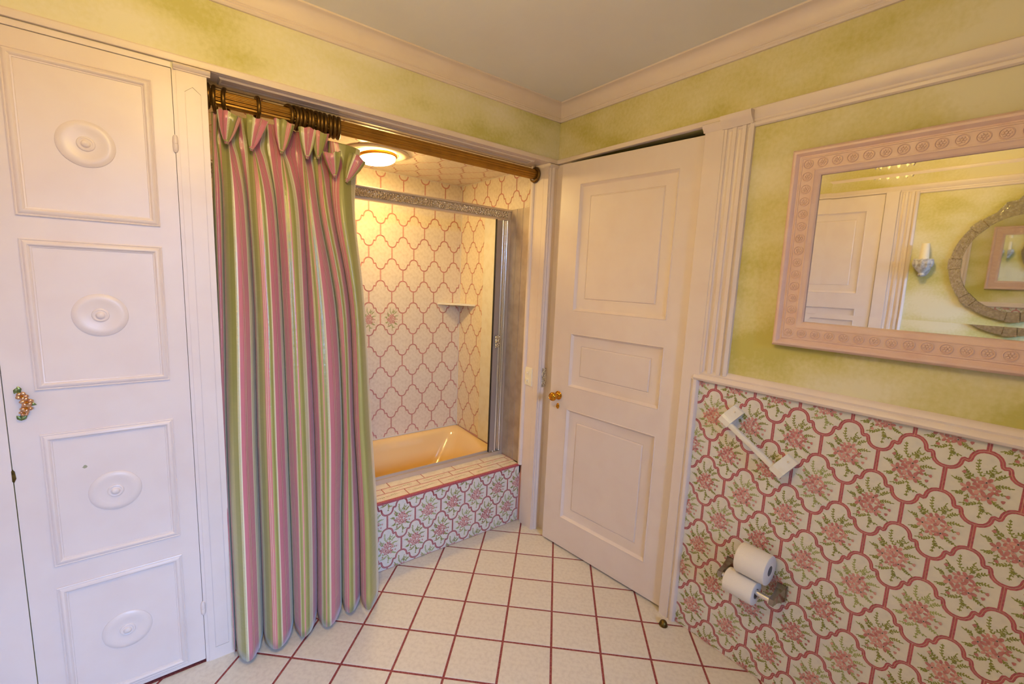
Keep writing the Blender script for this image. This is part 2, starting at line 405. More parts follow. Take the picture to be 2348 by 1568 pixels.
# ------------------------------------------------------------------ floor tiles
def clip(poly, axis, v, keep_less):
    out = []; n = len(poly)
    for i in range(n):
        p, q = poly[i], poly[(i+1) % n]
        ip = (p[axis] <= v) if keep_less else (p[axis] >= v); iq = (q[axis] <= v) if keep_less else (q[axis] >= v)
        if ip: out.append(p)
        if ip != iq:
            t = (v - p[axis]) / (q[axis] - p[axis]); out.append((p[0] + t*(q[0]-p[0]), p[1] + t*(q[1]-p[1])))
    return out
def clip_rect(poly, r):
    for ax, v, less in ((0, r[0], False), (0, r[1], True), (1, r[2], False), (1, r[3], True)):
        if len(poly) < 3: return []
        poly = clip(poly, ax, v, less)
    return poly if len(poly) >= 3 and abs(parea(poly)) > 2e-6 else []
def parea(p): return .5*sum(p[i][0]*p[(i+1) % len(p)][1] - p[(i+1) % len(p)][0]*p[i][1] for i in range(len(p)))
def inset(poly, w):
    n = len(poly); out = []; s = 1 if parea(poly) > 0 else -1
    for i in range(n):
        a, b, c = Vector(poly[i-1]), Vector(poly[i]), Vector(poly[(i+1) % n])
        e1 = (b-a); e2 = (c-b)
        if e1.length < 1e-9 or e2.length < 1e-9: out.append(tuple(b)); continue
        e1.normalize(); e2.normalize()
        n1 = Vector((-e1.y, e1.x))*s; n2 = Vector((-e2.y, e2.x))*s
        m = (n1+n2); k = m.length_squared
        m = m*(2/k) if k > .3 else n1
        m = m*.5*1.0 if False else m
        L = w*min(m.length, 2.2); m.normalize(); out.append(tuple(b + m*L))
    return out
FS, FPHI, FOX, FOY = .2013, .7639, -.148, .0045
fc, fs_ = math.cos(FPHI), math.sin(FPHI)
def fnode(i, j): return (FOX + FS*(i*fc - j*fs_), FOY + FS*(-i*fs_ - j*fc))
def floor_plate(mb, poly, M=None):
    e = inset(poly, .0016)
    n = len(poly)
    vs = [(x, y, -.003) for x, y in poly] + [(x, y, -.0008) for x, y in poly] + [(x, y, 0) for x, y in e]
    fsx = [tuple(2*n+i for i in range(n))]
    for i in range(n):
        k = (i+1) % n; fsx += [(i, k, n+k, n+i), (n+i, n+k, 2*n+k, 2*n+i)]
    mb.add(vs, fsx)
whole = None; nt_ = 0
RECT = (WX, .02, -2.75, 0.0)
for i in range(-22, 26):
    for j in range(-22, 26):
        q = [fnode(i, j), fnode(i+1, j), fnode(i+1, j+1), fnode(i, j+1)]
        cx = sum(p[0] for p in q)/4; cy = sum(p[1] for p in q)/4
        if not (WX-.2 < cx < .2 and -2.95 < cy < .3): continue
        q = inset(q, .0045)
        xs = [p[0] for p in q]; ys = [p[1] for p in q]
        if min(xs) > RECT[0] and max(xs) < RECT[1] and min(ys) > RECT[2] and max(ys) < RECT[3]:
            if whole is None:
                mb = MB(); floor_plate(mb, [(x-cx, y-cy) for x, y in q]); whole = mb.mesh('floor_tile', M_FLOOR)
            o = bpy.data.objects.new('floor_tile', whole); COL.objects.link(o); o.parent = floor; o.location = (cx, cy, 0); nt_ += 1
        else:
            if max(ys) > 0:
                pcs = [clip_rect(q, (AX0, AX1, RECT[2], AY)), clip_rect(q, (RECT[0], AX0, RECT[2], 0)), clip_rect(q, (AX1, RECT[1], RECT[2], 0))]
            else: pcs = [clip_rect(q, RECT)]
            pcs = [p for p in pcs if p]
            if not pcs: continue
            mb = MB()
            for p in pcs: floor_plate(mb, [(x-cx, y-cy) for x, y in p])
            o = obj('floor_tile', mb.mesh('floor_tile', M_FLOOR)); o.parent = floor; o.location = (cx, cy, 0); nt_ += 1

# ------------------------------------------------------------------ scalloped tiles
TP_, TV, TH = .1520, .1415, .0365
QH = TP_/2; QV = TV - 2*TH
_q = [(0, 0), (.009, -.0008), (.0175, -.0045), (.0245, -.0115), (.0284, -.0200), (.0298, -.0285), (.0314, -.0332), (.0345, -.0352)]
_q = [(x*QH/.0761, y*QV/.0685) for x, y in _q]
QUART = _q + [(QH/2, -QV/2)] + [(QH-x, -QV-y) for x, y in reversed(_q)]
TOP = TV - TH
def lantern():
    up = [(x, TOP+y) for x, y in QUART]                 # peak -> right shoulder
    right = up + [(x, -y) for x, y in reversed(up)]      # down to the bottom peak
    left = [(-x, y) for x, y in reversed(right[1:-1])]
    return list(reversed(right + left))                  # counter-clockwise
LAN = lantern()
def ell(cx, cy, rx, ry, ang, n=8):
    c, s = math.cos(ang), math.sin(ang)
    return [(cx + rx*math.cos(t)*c - ry*math.sin(t)*s, cy + rx*math.cos(t)*s + ry*math.sin(t)*c) for t in (2*PI*k/n for k in range(n))]
def stroke(p, q, w0, w1):
    dx, dy = q[0]-p[0], q[1]-p[1]; L = math.hypot(dx, dy) or 1; nx, ny = -dy/L, dx/L
    return [(p[0]+nx*w0, p[1]+ny*w0), (p[0]-nx*w0, p[1]-ny*w0), (q[0]-nx*w1, q[1]-ny*w1), (q[0]+nx*w1, q[1]+ny*w1)]
def sprig(out, a, b, n, rng, leaf=8.5, bend=.15, m=3):
    ax, ay = a; bx, by = b; dx, dy = bx-ax, by-ay; L = math.hypot(dx, dy); nx, ny = -dy/L, dx/L
    pts = [(ax+dx*t+nx*bend*L*math.sin(PI*t), ay+dy*t+ny*bend*L*math.sin(PI*t)) for t in (k/5 for k in range(6))]
    for k in range(5): out.append((stroke(pts[k], pts[k+1], 1.0, .9), m))
    base = math.atan2(dy, dx)
    for k in range(n):
        t = (k+.45)/n; p = pts[min(5, int(t*5+.5))]
        for s in (-1, 1):
            an = base + s*(.75+rng.uniform(-.2, .25)); l = leaf*(1-.35*t)*rng.uniform(.8, 1.2)
            e = (p[0]+math.cos(an)*l, p[1]+math.sin(an)*l); mid = ((p[0]+e[0])/2, (p[1]+e[1])/2)
            out.append((ell(mid[0], mid[1], l/2, 1.9, an, 6), m))
    out.append((ell(pts[5][0]+dx/L*3, pts[5][1]+dy/L*3, 4.2, 1.5, base, 6), m))
def motif(seed, petal=2, leafm=3):
    rng = random.Random(seed); o = []
    for a, b, n, bend in (((-3, 34), (-13, 74), 6, .12), ((-2, 42), (15, 68), 4, -.2), ((20, 30), (42, 50), 4, .1), ((24, 13), (52, 20), 5, .12), ((-36, 0), (-56, 12), 4, -.2),
                     ((-30, -20), (-50, -27), 4, .15), ((-4, -30), (4, -78), 6, .12), ((-4, -44), (-32, -54), 5, .1), ((22, -24), (46, -40), 5, -.1), ((-20, 18), (-34, 28), 3, .1), ((20, -5), (40, -3), 2, .1),
                     ((2, -54), (22, -62), 3, -.15), ((-14, 26), (-36, 46), 4, .15), ((10, 34), (26, 56), 3, .1), ((-24, -24), (-27, -42), 2, .1)):
        sprig(o, a, b, n, rng, 8.4, bend, leafm)
    for q, (cx, cy, r0, rr) in enumerate(((-8, -24, .2, .8), (24, 2, .5, .8), (-10, 16, .4, .85), (-5, -4, .6, 1), (-26, -6, .3, 1), (7, 20, .9, 1), (15, -21, .1, 1))):
        for k in range(5):
            an = r0 + 2*PI*k/5; o.append((ell(cx+math.cos(an)*9.6*rr, cy+math.sin(an)*9.6*rr, 7.4*rr, 4.7*rr, an, 9), petal if (k+q+seed) % 3 else 5))
        if q > 3: o.append((ell(cx, cy, 1.9, 1.9, 0, 6), 4))
    for cx, cy, an in ((-36, 33, 2.2), (46, -4, 0), (-22, -42, 4.2), (40, -20, -.4)):
        for s in (-.6, 0, .6):
            o.append((ell(cx+math.cos(an+s)*3, cy+math.sin(an+s)*3, 4.6, 2.3, an+s, 7), petal))
    return [([(x*1e-3, y*1e-3) for x, y in p], m) for p, m in o]
def tri_faces(poly):
    if len(poly) <= 4: return [tuple(range(len(poly)))]
    return [tuple(t) for t in tessellate_polygon([[Vector((x, y, 0)) for x, y in poly]])]
def tile_mesh(name, mats, deco, bw, rect=None, gap=.0007):
    """mesh in tile coordinates (x right, y up, z out of the wall); rect clips it"""
    mb = MB()
    o0 = inset(LAN, gap); o1 = inset(LAN, gap+bw); n = len(o0)
    body = clip_rect(o0, rect) if rect else o0
    if not body: return None
    k = len(body)
    mb.add([(x, y, -.003) for x, y in body] + [(x, y, 0) for x, y in body], [(i, (i+1) % k, k+(i+1) % k, k+i) for i in range(k)], 0)
    inner = clip_rect(o1, rect) if rect else o1
    if inner: mb.add([(x, y, 0) for x, y in inner], tri_faces(inner), 0)
    for i in range(n):
        q = [o0[i], o0[(i+1) % n], o1[(i+1) % n], o1[i]]
        if rect: q = clip_rect(q, rect)
        if q: mb.add([(x, y, .0) for x, y in q], [tuple(range(len(q)))], 1)
    for z, (p, m) in enumerate(deco):
        if rect: p = clip_rect(p, rect)
        if p: mb.add([(x, y, .00010 + z*3e-6 + (.00010 if m == 4 else 0)) for x, y in p], [tuple(range(len(p)))], m)
    me = mb.mesh(name, mats, None, fixn=False)
    return me
DEC = [motif(s) for s in range(4)]
DEC_SPR = [([(x*.80, y*.92) for x, y in p], m) for p, m in motif(11)]
FLOWER_SETS = [[M_GLAZE, M_BORDER, M_PETAL, M_LEAF, M_DOT, M_PETAL2], [M_GLAZE, M_BORDER, M_PETAL2, M_LEAF, M_DOT, M_PETAL], [M_GLAZE, M_BORDER, M_PETAL, M_LEAF2, M_DOT, M_PETAL2]]
def tile_field(parent, fn, rect, a_anchor, b_anchor, gap, bw, style):
    """rect = (a0, a1, b0, b1) on the wall; anchor = a vertical joint and the centre height of its row"""
    right = Vector(fn(1, 0, 0)) - Vector(fn(0, 0, 0)); up = Vector(fn(0, 1, 0)) - Vector(fn(0, 0, 0)); nrm = Vector(fn(0, 0, 1)) - Vector(fn(0, 0, 0))
    R4 = Matrix((right, up, nrm)).transposed().to_4x4(); cache = {}; cnt = 0; rng = random.Random(hash((round(a_anchor, 2), round(b_anchor, 2))) & 255)
    j0 = int((rect[2]-b_anchor)/TV) - 2; j1 = int((rect[3]-b_anchor)/TV) + 2
    for j in range(j0, j1+1):
        b = b_anchor + j*TV; sh = a_anchor + TP_/2 + (TP_/2 if j % 2 else 0)
        for i in range(int((rect[0]-sh)/TP_)-2, int((rect[1]-sh)/TP_)+3):
            a = sh + i*TP_
            r = (rect[0]-a, rect[1]-a, rect[2]-b, rect[3]-b)
            if r[1] <= -QH or r[0] >= QH or r[3] <= -TOP or r[2] >= TOP: continue
            key = style(a, b, rng)
            mats, deco = key[1], key[2]
            if r[0] <= -QH and r[1] >= QH and r[2] <= -TOP and r[3] >= TOP:
                if key[0] not in cache: cache[key[0]] = tile_mesh('wall_tile', mats, deco, bw, None, gap)
                me = cache[key[0]]
            else:
                me = tile_mesh('wall_tile', mats, deco, bw, r, gap)
                if me is None or not len(me.polygons): continue
            o = bpy.data.objects.new('wall_tile', me); COL.objects.link(o); o.parent = parent
            o.matrix_world = Matrix.Translation(fn(a, b, .003)) @ R4; cnt += 1
    return cnt
def st_flower(a, b, rng):
    k = rng.randrange(12); return (k, FLOWER_SETS[k % 3], DEC[k % 4])
PLAIN = [M_TPLAIN, M_BORDER2, M_PETAL, M_LEAF2, M_LEAF2, M_PETAL]
def st_plain(a, b, rng): return ('p', PLAIN, [])
def st_back(a, b, rng):
    if abs(b-1.208) < .03 and -1.20 < a < -.50: return ('s', PLAIN, DEC_SPR)
    return ('p', PLAIN, [])
n_w = tile_field(wall_right, wallB, (.934, 2.60, .003, 1.120), 1.005, 1.1225, .0009, .0042, st_flower)
n_a = tile_field(wall_apron, apronT, (AX0+.002, AX1-.012, .004, .358), -.768, .260, .0009, .0036, st_flower)
n_b = tile_field(wall_tub, backT, (AX0+.002, AX1-.004, .40, ALZ-.006), -.655, 1.772, .0016, .0021, st_back)
n_s = tile_field(wall_tubr, sideT, (-BY+.004, -.60, .40, ALZ-.006), -.737, 1.772, .0016, .0021, st_plain)
n_s += tile_field(wall_tubr, sideT, (-.60, -.135, 1.90, ALZ-.006), -.737, 1.772, .0016, .0021, st_plain)
n_c = tile_field(ceil_tub, ceilT, (AX0+.002, AX1-.004, -BY+.004, -AY-.004), -.655, -.70, .0016, .0021, st_plain)
print('tiles', nt_, n_w, n_a, n_b, n_s, n_c)
# caulk lines of the surround and the plain strip by the folding door
mb = MB(); mb.box(AX0, AX1, BY-.007, BY, ALZ-.006, ALZ); mb.box(AX1-.008, AX1, BY-.008, BY, .4, ALZ); mb.box(AX0, AX1, BY-.006, BY, .3985, .405); build('caulk_line', mb, M_CAULK, wall_tub)
mb = MB(); mb.box(AX1-.007, AX1, AY, BY-.008, ALZ-.006, ALZ); build('caulk_line', mb, M_CAULK, wall_tubr)
mb = MB(); mb.box(AX1-.006, AX1, .36, .60, .39, 1.90); build('plain_panel', mb, M_CERAM, wall_tubr)
mb = MB(); mb.box(AX1-.005, AX1, .139, .318, SILL, 1.911); mb.box(AX1-.0075, AX1-.005, .205, .212, SILL, 1.911); mb.box(AX1-.0075, AX1-.005, .262, .266, SILL, 1.911); build('metal_wall_plate', mb, M_BRONZEG, wall_tubr)
# sill tiles and the rose edge strip
mb = MB(); mb.prof([(AY-.004, SILL-.013), (AY-.0045, SILL-.003), (AY-.002, SILL), (AY+.010, SILL), (AY+.010, SILL-.013)], lambda a, p, q: (a, p, q), AX0, AX1-.010); build('edge_strip', mb, M_BORDER, wall_apron)
def sill_tile(x0, x1, y0, y1, deco):
    mb = MB(); fnz = lambda a, b, d: (a, b, SILL-.001+d)
    mb.poly([[(x0, y0), (x1, y0), (x1, y1), (x0, y1)]], fnz, -.003, 0, 0)
    mb.add([fnz(x0+.001, y1-.006, .0001), fnz(x1-.001, y1-.006, .0001), fnz(x1-.001, y1-.001, .0001), fnz(x0+.001, y1-.001, .0001)], [(0, 1, 2, 3)], 1)
    mb.add([fnz(x0, y0, .0001), fnz(x0+.004, y0, .0001), fnz(x0+.004, y1, .0001), fnz(x0, y1, .0001)], [(0, 1, 2, 3)], 1)
    if deco:
        o = []; r = random.Random(int(x0*1000)); cy = (y0+y1)/2*1000; cx = (x0+x1)/2*1000
        sprig(o, (cx+8, cy), (cx+60, cy+2), 4, r, 6, .05); sprig(o, (cx-8, cy), (cx-60, cy-2), 4, r, 6, .05)
        for s in (-1, 1):
            o.append((stroke((cx-9, cy-s*7), (cx+9, cy+s*7), 1.2, 1.2), 2))
        for p, m in o:
            p = clip_rect([(x*1e-3, y*1e-3) for x, y in p], (x0, x1, y0, y1))
            if p: mb.add([fnz(x, y, .0002) for x, y in p], [tuple(range(len(p)))], m)
    build('sill_tile', mb, [M_TPLAIN, M_BORDER2, M_PETAL, M_LEAF2], wall_apron, fixn=False)
for row, (y0, y1, ph) in enumerate(((AY+.010, .207, -.798), (.209, .262, -.902), (.264, .334, -.85))):
    x = ph - .2015*4
    while x < AX1-.012:
        a, b = max(x+.0008, AX0+.002), min(x+.2015-.0008, AX1-.012)
        if b > a+.01: sill_tile(a, b, y0, y1, row < 2)
        x += .2015

# ------------------------------------------------------------------ mouldings
def extr_x(name, prof, x0, x1, fn, label=None, parent=None, m=M_PAINT, smooth=35):
    mb = MB(); mb.prof(prof, fn, x0, x1)
    if parent is not None: return build(name, mb, m, parent, smooth)
    return struct(name, mb, m, label, smooth)
pA = lambda a, p, q: (a, -p, q)           # p = proud of wall back, q = height
pB = lambda a, p, q: (-p, a, q)
pL = lambda a, p, q: (WX+p, a, q)
cove = [(0, ZC)] + [(.056-.0, ZC), (.056, ZC-.006)] + [(.050 - .034*math.sin(t) , ZC-.008 - .050*(1-math.cos(t))) for t in (PI/2*k/8 for k in range(0, 9))] + [(.016, ZC-.060), (.013, ZC-.063), (.015, ZC-.067), (.012, ZC-.070), (.013, ZC-.075), (.009, ZC-.081), (0, ZC-.081)]
extr_x('trim_1', cove, WX, 0, pA, 'pink cove moulding along the ceiling over the tub alcove')
extr_x('trim_2', cove, RY, 0, pB, 'pink cove moulding along the ceiling over the framed mirror')
extr_x('trim_3', cove, RY, 0, pL, 'pink cove moulding along the ceiling seen in reflection')
railA = [(0, 2.127), (.011, 2.127), (.012, 2.129), (.012, 2.146), (.009, 2.150), (0, 2.150)]
t4 = extr_x('trim_4', railA, WX, 0, pA, 'flat pink rail over the closet and tub alcove')
extr_x('rail_fillet', [(0, 2.1078), (.004, 2.1078), (.005, 2.1235), (0, 2.1235)], WX, -1.690, pA, parent=t4)
railB = [(0, 2.085), (.007, 2.085), (.012, 2.089), (.013, 2.098), (.010, 2.101), (.013, 2.104), (.013, 2.110), (.019, 2.118), (.020, 2.146), (.015, 2.150), (0, 2.150)]
t5 = extr_x('trim_5', railB, RY, -.86, pB, 'pink picture rail above the framed mirror')
extr_x('door_head', [(0, 2.1255), (.014, 2.1255), (.019, 2.128), (.020, 2.146), (.015, 2.150), (0, 2.150)], -.86, 0, pB, parent=t5)
extr_x('trim_6', railB, RY, 0, pL, 'pink picture rail seen in reflection')
chair = [(0, 1.112), (.012, 1.112), (.020, 1.116), (.024, 1.124), (.022, 1.132), (.014, 1.139), (.016, 1.146), (.012, 1.154), (.006, 1.162), (0, 1.164)]
extr_x('trim_7', chair, RY, -.915, pB, 'pink chair rail along the top of the flowered tiles')
extr_x('trim_8', chair, RY, -1.04, pL, 'pink chair rail seen in reflection')
# soffit panel of the header
mb = MB(); frame_moulding(mb, -1.56, -.155, .018, .088, [(0, 0), (0, .004), (.004, .007), (.010, .005), (.012, 0)], lambda a, b, d: (a, b, ALZ-d)); mb.box(AX0, AX1, 0.0, AY, ALZ-.001, ALZ)
build('soffit_moulding', mb, M_PAINT, t4, 30)
# pilaster between closet and alcove
def pilaster_a(x0, x1, label, name):
    mb = MB(); mb.box(x0, x1, -.0052, 0, 0, 2.106)
    gx0, gx1 = x0+.021, x1-.018; pk = (gx0+gx1)/2
    shp = [(gx0, .05), (gx1, .05), (gx1, 2.044), (pk, 2.062), (gx0, 2.044)]
    mb.poly([[(x0, 0), (x1, 0), (x1, 2.106), (x0, 2.106)], inset(shp, -.0008)], wallA, .005, .008)
    mb.poly([inset(shp, .0008)], wallA, .004, .008)
    o = struct(name, mb, M_PAINT, label)
    cp = [(0, 2.104), (.012, 2.104), (.013, 2.107), (.020, 2.110), (.0235, 2.115), (.020, 2.121), (.012, 2.124), (0, 2.124)]
    mb = MB(); mb.prof(cp, pA, x0-.006, x1+.010); build('capital', mb, M_PAINT, o, 40)
    return o
pilaster_a(-1.678, AX0, 'narrow pink pilaster with an engraved pointed panel beside the closet door', 'trim_9')
# right casing of the alcove
mb = MB(); mb.prof([(-.0655, 0), (-.0655, -.010), (-.060, -.013), (-.052, -.010), (-.046, -.014), (-.036, -.016), (-.030, -.011), (-.022, -.012), (0, -.012), (0, 0)], lambda a, p, q: (p, q, a), 0, 2.112)
mb.box(-.0725, -.0600, -.004, .1045, 0, ALZ)
cs = struct('trim_10', mb, M_PAINT, 'pink casing and jamb at the right of the tub alcove', 30)
mb = MB(); mb.prof([(-.070, .103), (-.080, .106), (-.086, .113), (-.087, .121), (-.083, .131), (-.075, .138), (-.055, .140), (-.055, .103)], lambda a, p, q: (p, q, a), SILL+.001, ALZ); build('jamb_bead', mb, M_PAINT, cs, 40)
mb = MB(); mb.prof([(0, 2.104), (.014, 2.104), (.015, 2.107), (.021, 2.110), (.0235, 2.115), (.020, 2.121), (.012, 2.124), (0, 2.124)], pA, -.076, 0); build('capital', mb, M_PAINT, cs, 40)
mb = MB()
for y in (.032, .092): mb.box(-.0733, -.0725, y, y+.0022, .0, ALZ)
build('reeding', mb, M_PAINT, cs)
# casing round the right-hand door
mb = MB(); mb.prof([(0, -.8565), (.016, -.8585), (.018, -.861), (.018, -.902), (.013, -.905), (.013, -.909), (.018, -.912), (.022, -.918), (.020, -.929), (.012, -.934), (0, -.935)], lambda a, p, q: (-p, q, a), 0, 1.115)
mb.prof([(0, -.8565), (.016, -.8585), (.018, -.861), (.018, -.936), (.016, -.9375), (0, -.9375)], lambda a, p, q: (-p, q, a), 1.115, 2.106)
mb.box(-.012, 0, DY1-.002, 0, 0, 2.12)
cB = struct('trim_11', mb, M_PAINT, 'pink door casing at the hinge side of the right-hand door', 30)
mb = MB(); mb.prof([(0, 2.100), (.019, 2.100), (.021, 2.105), (.031, 2.116), (.034, 2.126), (.030, 2.130), (0, 2.130)], pB, -.934, -.853)
mb.prof([(0, 2.096), (.021, 2.096), (.024, 2.103), (.040, 2.116), (.048, 2.131), (.048, 2.138), (.040, 2.140), (0, 2.140)], pB, -1.044, -.930); build('capital', mb, M_PAINT, cB, 40)
def fluted(fn, name, label, y0, y1, parent=None):
    pr = [(0, y0), (.017, y0)]; n = 3; w = (y1-y0); fl = w*.20; gp = w*.13
    y = y0 + gp*.7
    for k in range(n):
        pr.append((.017, y))
        for t in range(1, 6):
            a = PI*t/6; pr.append((.017-.009*math.sin(a), y + fl*(1-math.cos(a))/2))
        y += fl; pr.append((.017, y)); y += gp
    pr += [(.020, y1-.012*(1 if y1 > y0 else -1)), (.014, y1), (0, y1)]
    mb = MB(); mb.prof(pr, fn, 1.150, 2.102)
    return mb
mb = fluted(lambda a, p, q: (-p, q, a), '', '', -.938, -1.046); build('fluted_pilaster', mb, M_PAINT, cB, 25)
mb = MB(); mb.box(-.0016, 0, RY, -.93, 0, 1.12); build('tile_backing', mb, M_JOINT, wall_right)

# ------------------------------------------------------------------ closet door
def locmat(p, zdir, xdir=(1, 0, 0)):
    z = Vector(zdir).normalized(); x = Vector(xdir); x = (x - z*x.dot(z)).normalized(); y = z.cross(x)
    return Matrix.Translation(p) @ Matrix((x, y, z)).transposed().to_4x4()
d1 = thing('door_1', (-1.905, 0, 0), 'pale closet door with four moulded panels, a rosette in each', None, kind='structure')
mb = MB(); mb.box(-2.1203, -1.6897, .0, .032, .012, 2.1062); build('slab', mb, M_CLOSET, d1)
mprof = [(0, 0), (0, .004), (.003, .0055), (.005, .0035), (.008, .006), (.012, .0085), (.016, .009), (.019, .007), (.021, .003), (.024, .0022), (.025, 0)]
for z0, z1 in ((1.612, 2.055), (1.106, 1.549), (.538, .970), (.028, .465)):
    mb = MB(); frame_moulding(mb, -2.0585, -1.7405, z0, z1, mprof, wallA); build('panel_moulding', mb, M_CLOSET, d1, 30)
ros = [(.066, 0), (.0655, .002), (.060, .0058), (.051, .0074), (.042, .0058), (.030, .0030), (.021, .0030), (.0195, .0062), (.0165, .0072), (.0135, .0058), (.011, .0066), (.0095, .0105), (.006, .0128), (0, .0136)]
mb = MB(); mb.lathe(ros, 40); ROS = mb.mesh('rosette', M_CLOSET, 40)
for z in (1.833, 1.328, .752, .245):
    o = bpy.data.objects.new('rosette', ROS); COL.objects.link(o); o.parent = d1; o.location = Vector((-1.901, -.0002, z)) - Vector(d1.location); o.rotation_euler = (PI/2, 0, 0)
for z in (1.879, .226):
    mb = MB(); T = Matrix.Translation((-1.6885, -.004, z))
    mb.lathe([(0, -.028), (.004, -.0265), (.007, -.020), (.0078, -.010), (.0075, -.0006), (.0066, 0), (.0075, .0006), (.0078, .010), (.007, .020), (.004, .0265), (0, .028)], 16, T)
    build('hinge', mb, M_PAINT, d1, 40)
mb = MB(); mb.poly([[(-2.1235, .838), (-2.1195, .835), (-2.115, .846), (-2.1165, .868), (-2.121, .876), (-2.1235, .870)]], wallA, -.001, .0025); build('latch_plate', mb, M_BRASS_OLD, d1)
hd = bpy.data.objects.new('handle', None); COL.objects.link(hd); hd.parent = d1; hd.location = Vector((-2.082, 0, 1.075)) - Vector(d1.location); hd['label'] = 'copper flower and leaf door pull'
mb = MB(); mb.tube([(-2.094, -.004, 1.110), (-2.084, -.012, 1.098), (-2.076, -.016, 1.080), (-2.075, -.016, 1.062), (-2.082, -.012, 1.044), (-2.090, -.004, 1.034)], .0035, 8); build('stem', mb, M_HLEAF, hd, 40)
def flower(p, r, m, parent, name='flower'):
    mb = MB()
    for k in range(5):
        a = k*2*PI/5 + p[2]*40; T = Matrix.Translation((p[0]+math.cos(a)*r*.62, p[1], p[2]+math.sin(a)*r*.62)) @ Matrix.Rotation(a, 4, 'Y') @ Matrix.Diagonal((r*.55, r*.30, r*.42, 1))
        mb.lathe([(0, -1), (.7, -.7), (1, 0), (.7, .7), (0, 1)], 8, T)
    mb.lathe([(0, -.3), (.9, 0), (.6, .7), (0, .95)], 8, Matrix.Translation(p) @ Matrix.Rotation(PI/2, 4, 'X') @ Matrix.Diagonal((r*.32, r*.32, r*.5, 1)), 1)
    build(name, mb, [m, M_BRASS], parent, 50)
for p, r in (((-2.083, -.015, 1.096), .0125), ((-2.074, -.019, 1.078), .0135), ((-2.076, -.018, 1.060), .0125), ((-2.082, -.014, 1.046), .010)): flower(p, r, M_HFLOW, hd)
for p, a in (((-2.095, -.008, 1.112), .4), ((-2.088, -.009, 1.116), -.3), ((-2.094, -.008, 1.030), 2.6), ((-2.084, -.009, 1.030), -2.4), ((-2.064, -.014, 1.070), -1.2)):
    mb = MB(); mb.lathe([(0, -1), (.5, -.6), (1, 0), (.6, .6), (0, 1)], 8, Matrix.Translation(p) @ Matrix.Rotation(a, 4, 'Y') @ Matrix.Diagonal((.0055, .0025, .010, 1))); build('leaf', mb, M_HLEAF, hd, 50)

# ------------------------------------------------------------------ three-panel doors
PAN = ((.100, .628, 1.344, 1.990), (.097, .628, .936, 1.226), (.100, .628, .182, .812))
def panel_door(root, L, fn, M_, base):
    mb = MB()
    outer = [(0, .012), (L, .012), (L, 2.101), (0, 2.101)]
    holes = [[(a0, b0), (a0, b1), (a1, b1), (a1, b0)] for a0, a1, b0, b1 in PAN]
    mb.poly([outer] + holes, fn, -.022 if base else -.036, 0.0, 0, bottom=True)
    build('frame', mb, M_, root)
    for a0, a1, b0, b1 in PAN:
        mb = MB()
        frame_moulding(mb, a0, a1, b0, b1, [(0, 0), (.003, .002), (.006, -.002), (.014, -.010), (.016, -.011), (.062, -.011), (.064, -.0135), (.066, -.0135), (.070, -.0085), (.072, -.0080)], fn)
        w = .072; mb.add([fn(a0+w, b0+w, -.008), fn(a1-w, b0+w, -.008), fn(a1-w, b1-w, -.008), fn(a0+w, b1-w, -.008)], [(0, 1, 2, 3)])
        build('panel', mb, M_, root, 30)
hx, hy, fx, fy = .006, -.853, -.066, -.108
LD = math.hypot(fx-hx, fy-hy); dux, duy = (fx-hx)/LD, (fy-hy)/LD
def door2(s, z, d): return (hx + dux*s - duy*d, hy + duy*s + dux*d, z)
d2 = thing('door_2', (hx, hy, 0), 'pink three-panel door with brass knob, standing slightly ajar', None, kind='structure')
panel_door(d2, LD, door2, M_PAINT, None)
nd = Vector((-duy, dux, 0))
def on_door(s, z, d=0): return Vector(door2(s, z, d))
for z in (1.879, .295):
    mb = MB(); mb.lathe([(0, -.045), (.004, -.042), (.0065, -.036), (.007, -.002), (.006, 0), (.007, .002), (.0065, .036), (.004, .042), (0, .045)], 14, Matrix.Translation(on_door(-.003, z, .004))); build('hinge', mb, M_PAINT, d2, 40)
kn = bpy.data.objects.new('knob', None); COL.objects.link(kn); kn.parent = d2; kn.location = on_door(.689, .874) - Vector(d2.location); kn['label'] = 'polished brass door knob with rosette'
T = locmat(on_door(.689, .874), nd)
mb = MB(); mb.lathe([(.024, 0), (.024, .003), (.021, .006), (.017, .006), (.014, .010), (.009, .012), (.008, .020)], 28, T); build('backplate', mb, M_BRASS, kn, 35)
mb = MB(); mb.lathe([(.008, .018), (.0075, .030), (.011, .034), (.019, .037), (.0235, .043), (.0245, .050), (.022, .057), (.018, .060), (.017, .0585), (.013, .0610), (.011, .0600), (.006, .0625), (0, .063)], 28, T); build('grip', mb, M_BRASS, kn, 35)
T = locmat(on_door(.688, .814), nd) @ Matrix.Diagonal((.75, 1.25, 1, 1))
mb = MB(); mb.lathe([(.013, 0), (.013, .003), (.010, .006), (.006, .007), (.0055, .012), (0, .013)], 22, T); build('keyhole_plate', mb, M_BRASS, d2, 35)
# strike plate on the casing beside the door
mb = MB(); mb.box(-.050, -.022, -.0165, -.011, .884, .996)
for k in range(7): mb.lathe([(.008, -.012), (.0085, -.016), (.006, -.0185), (.003, -.0175), (0, -.0195)], 10, Matrix.Translation((-.036, 0, .893+k*.0157)) @ Matrix.Rotation(PI/2, 4, 'X') @ Matrix.Diagonal((1.3, .9, -1, 1)))
tag(build('strike_plate', mb, M_EMBOSS, None, 40, base=(-.036, -.012, .94)), 'ornate silver plate on the casing beside the open door edge', 'plate')
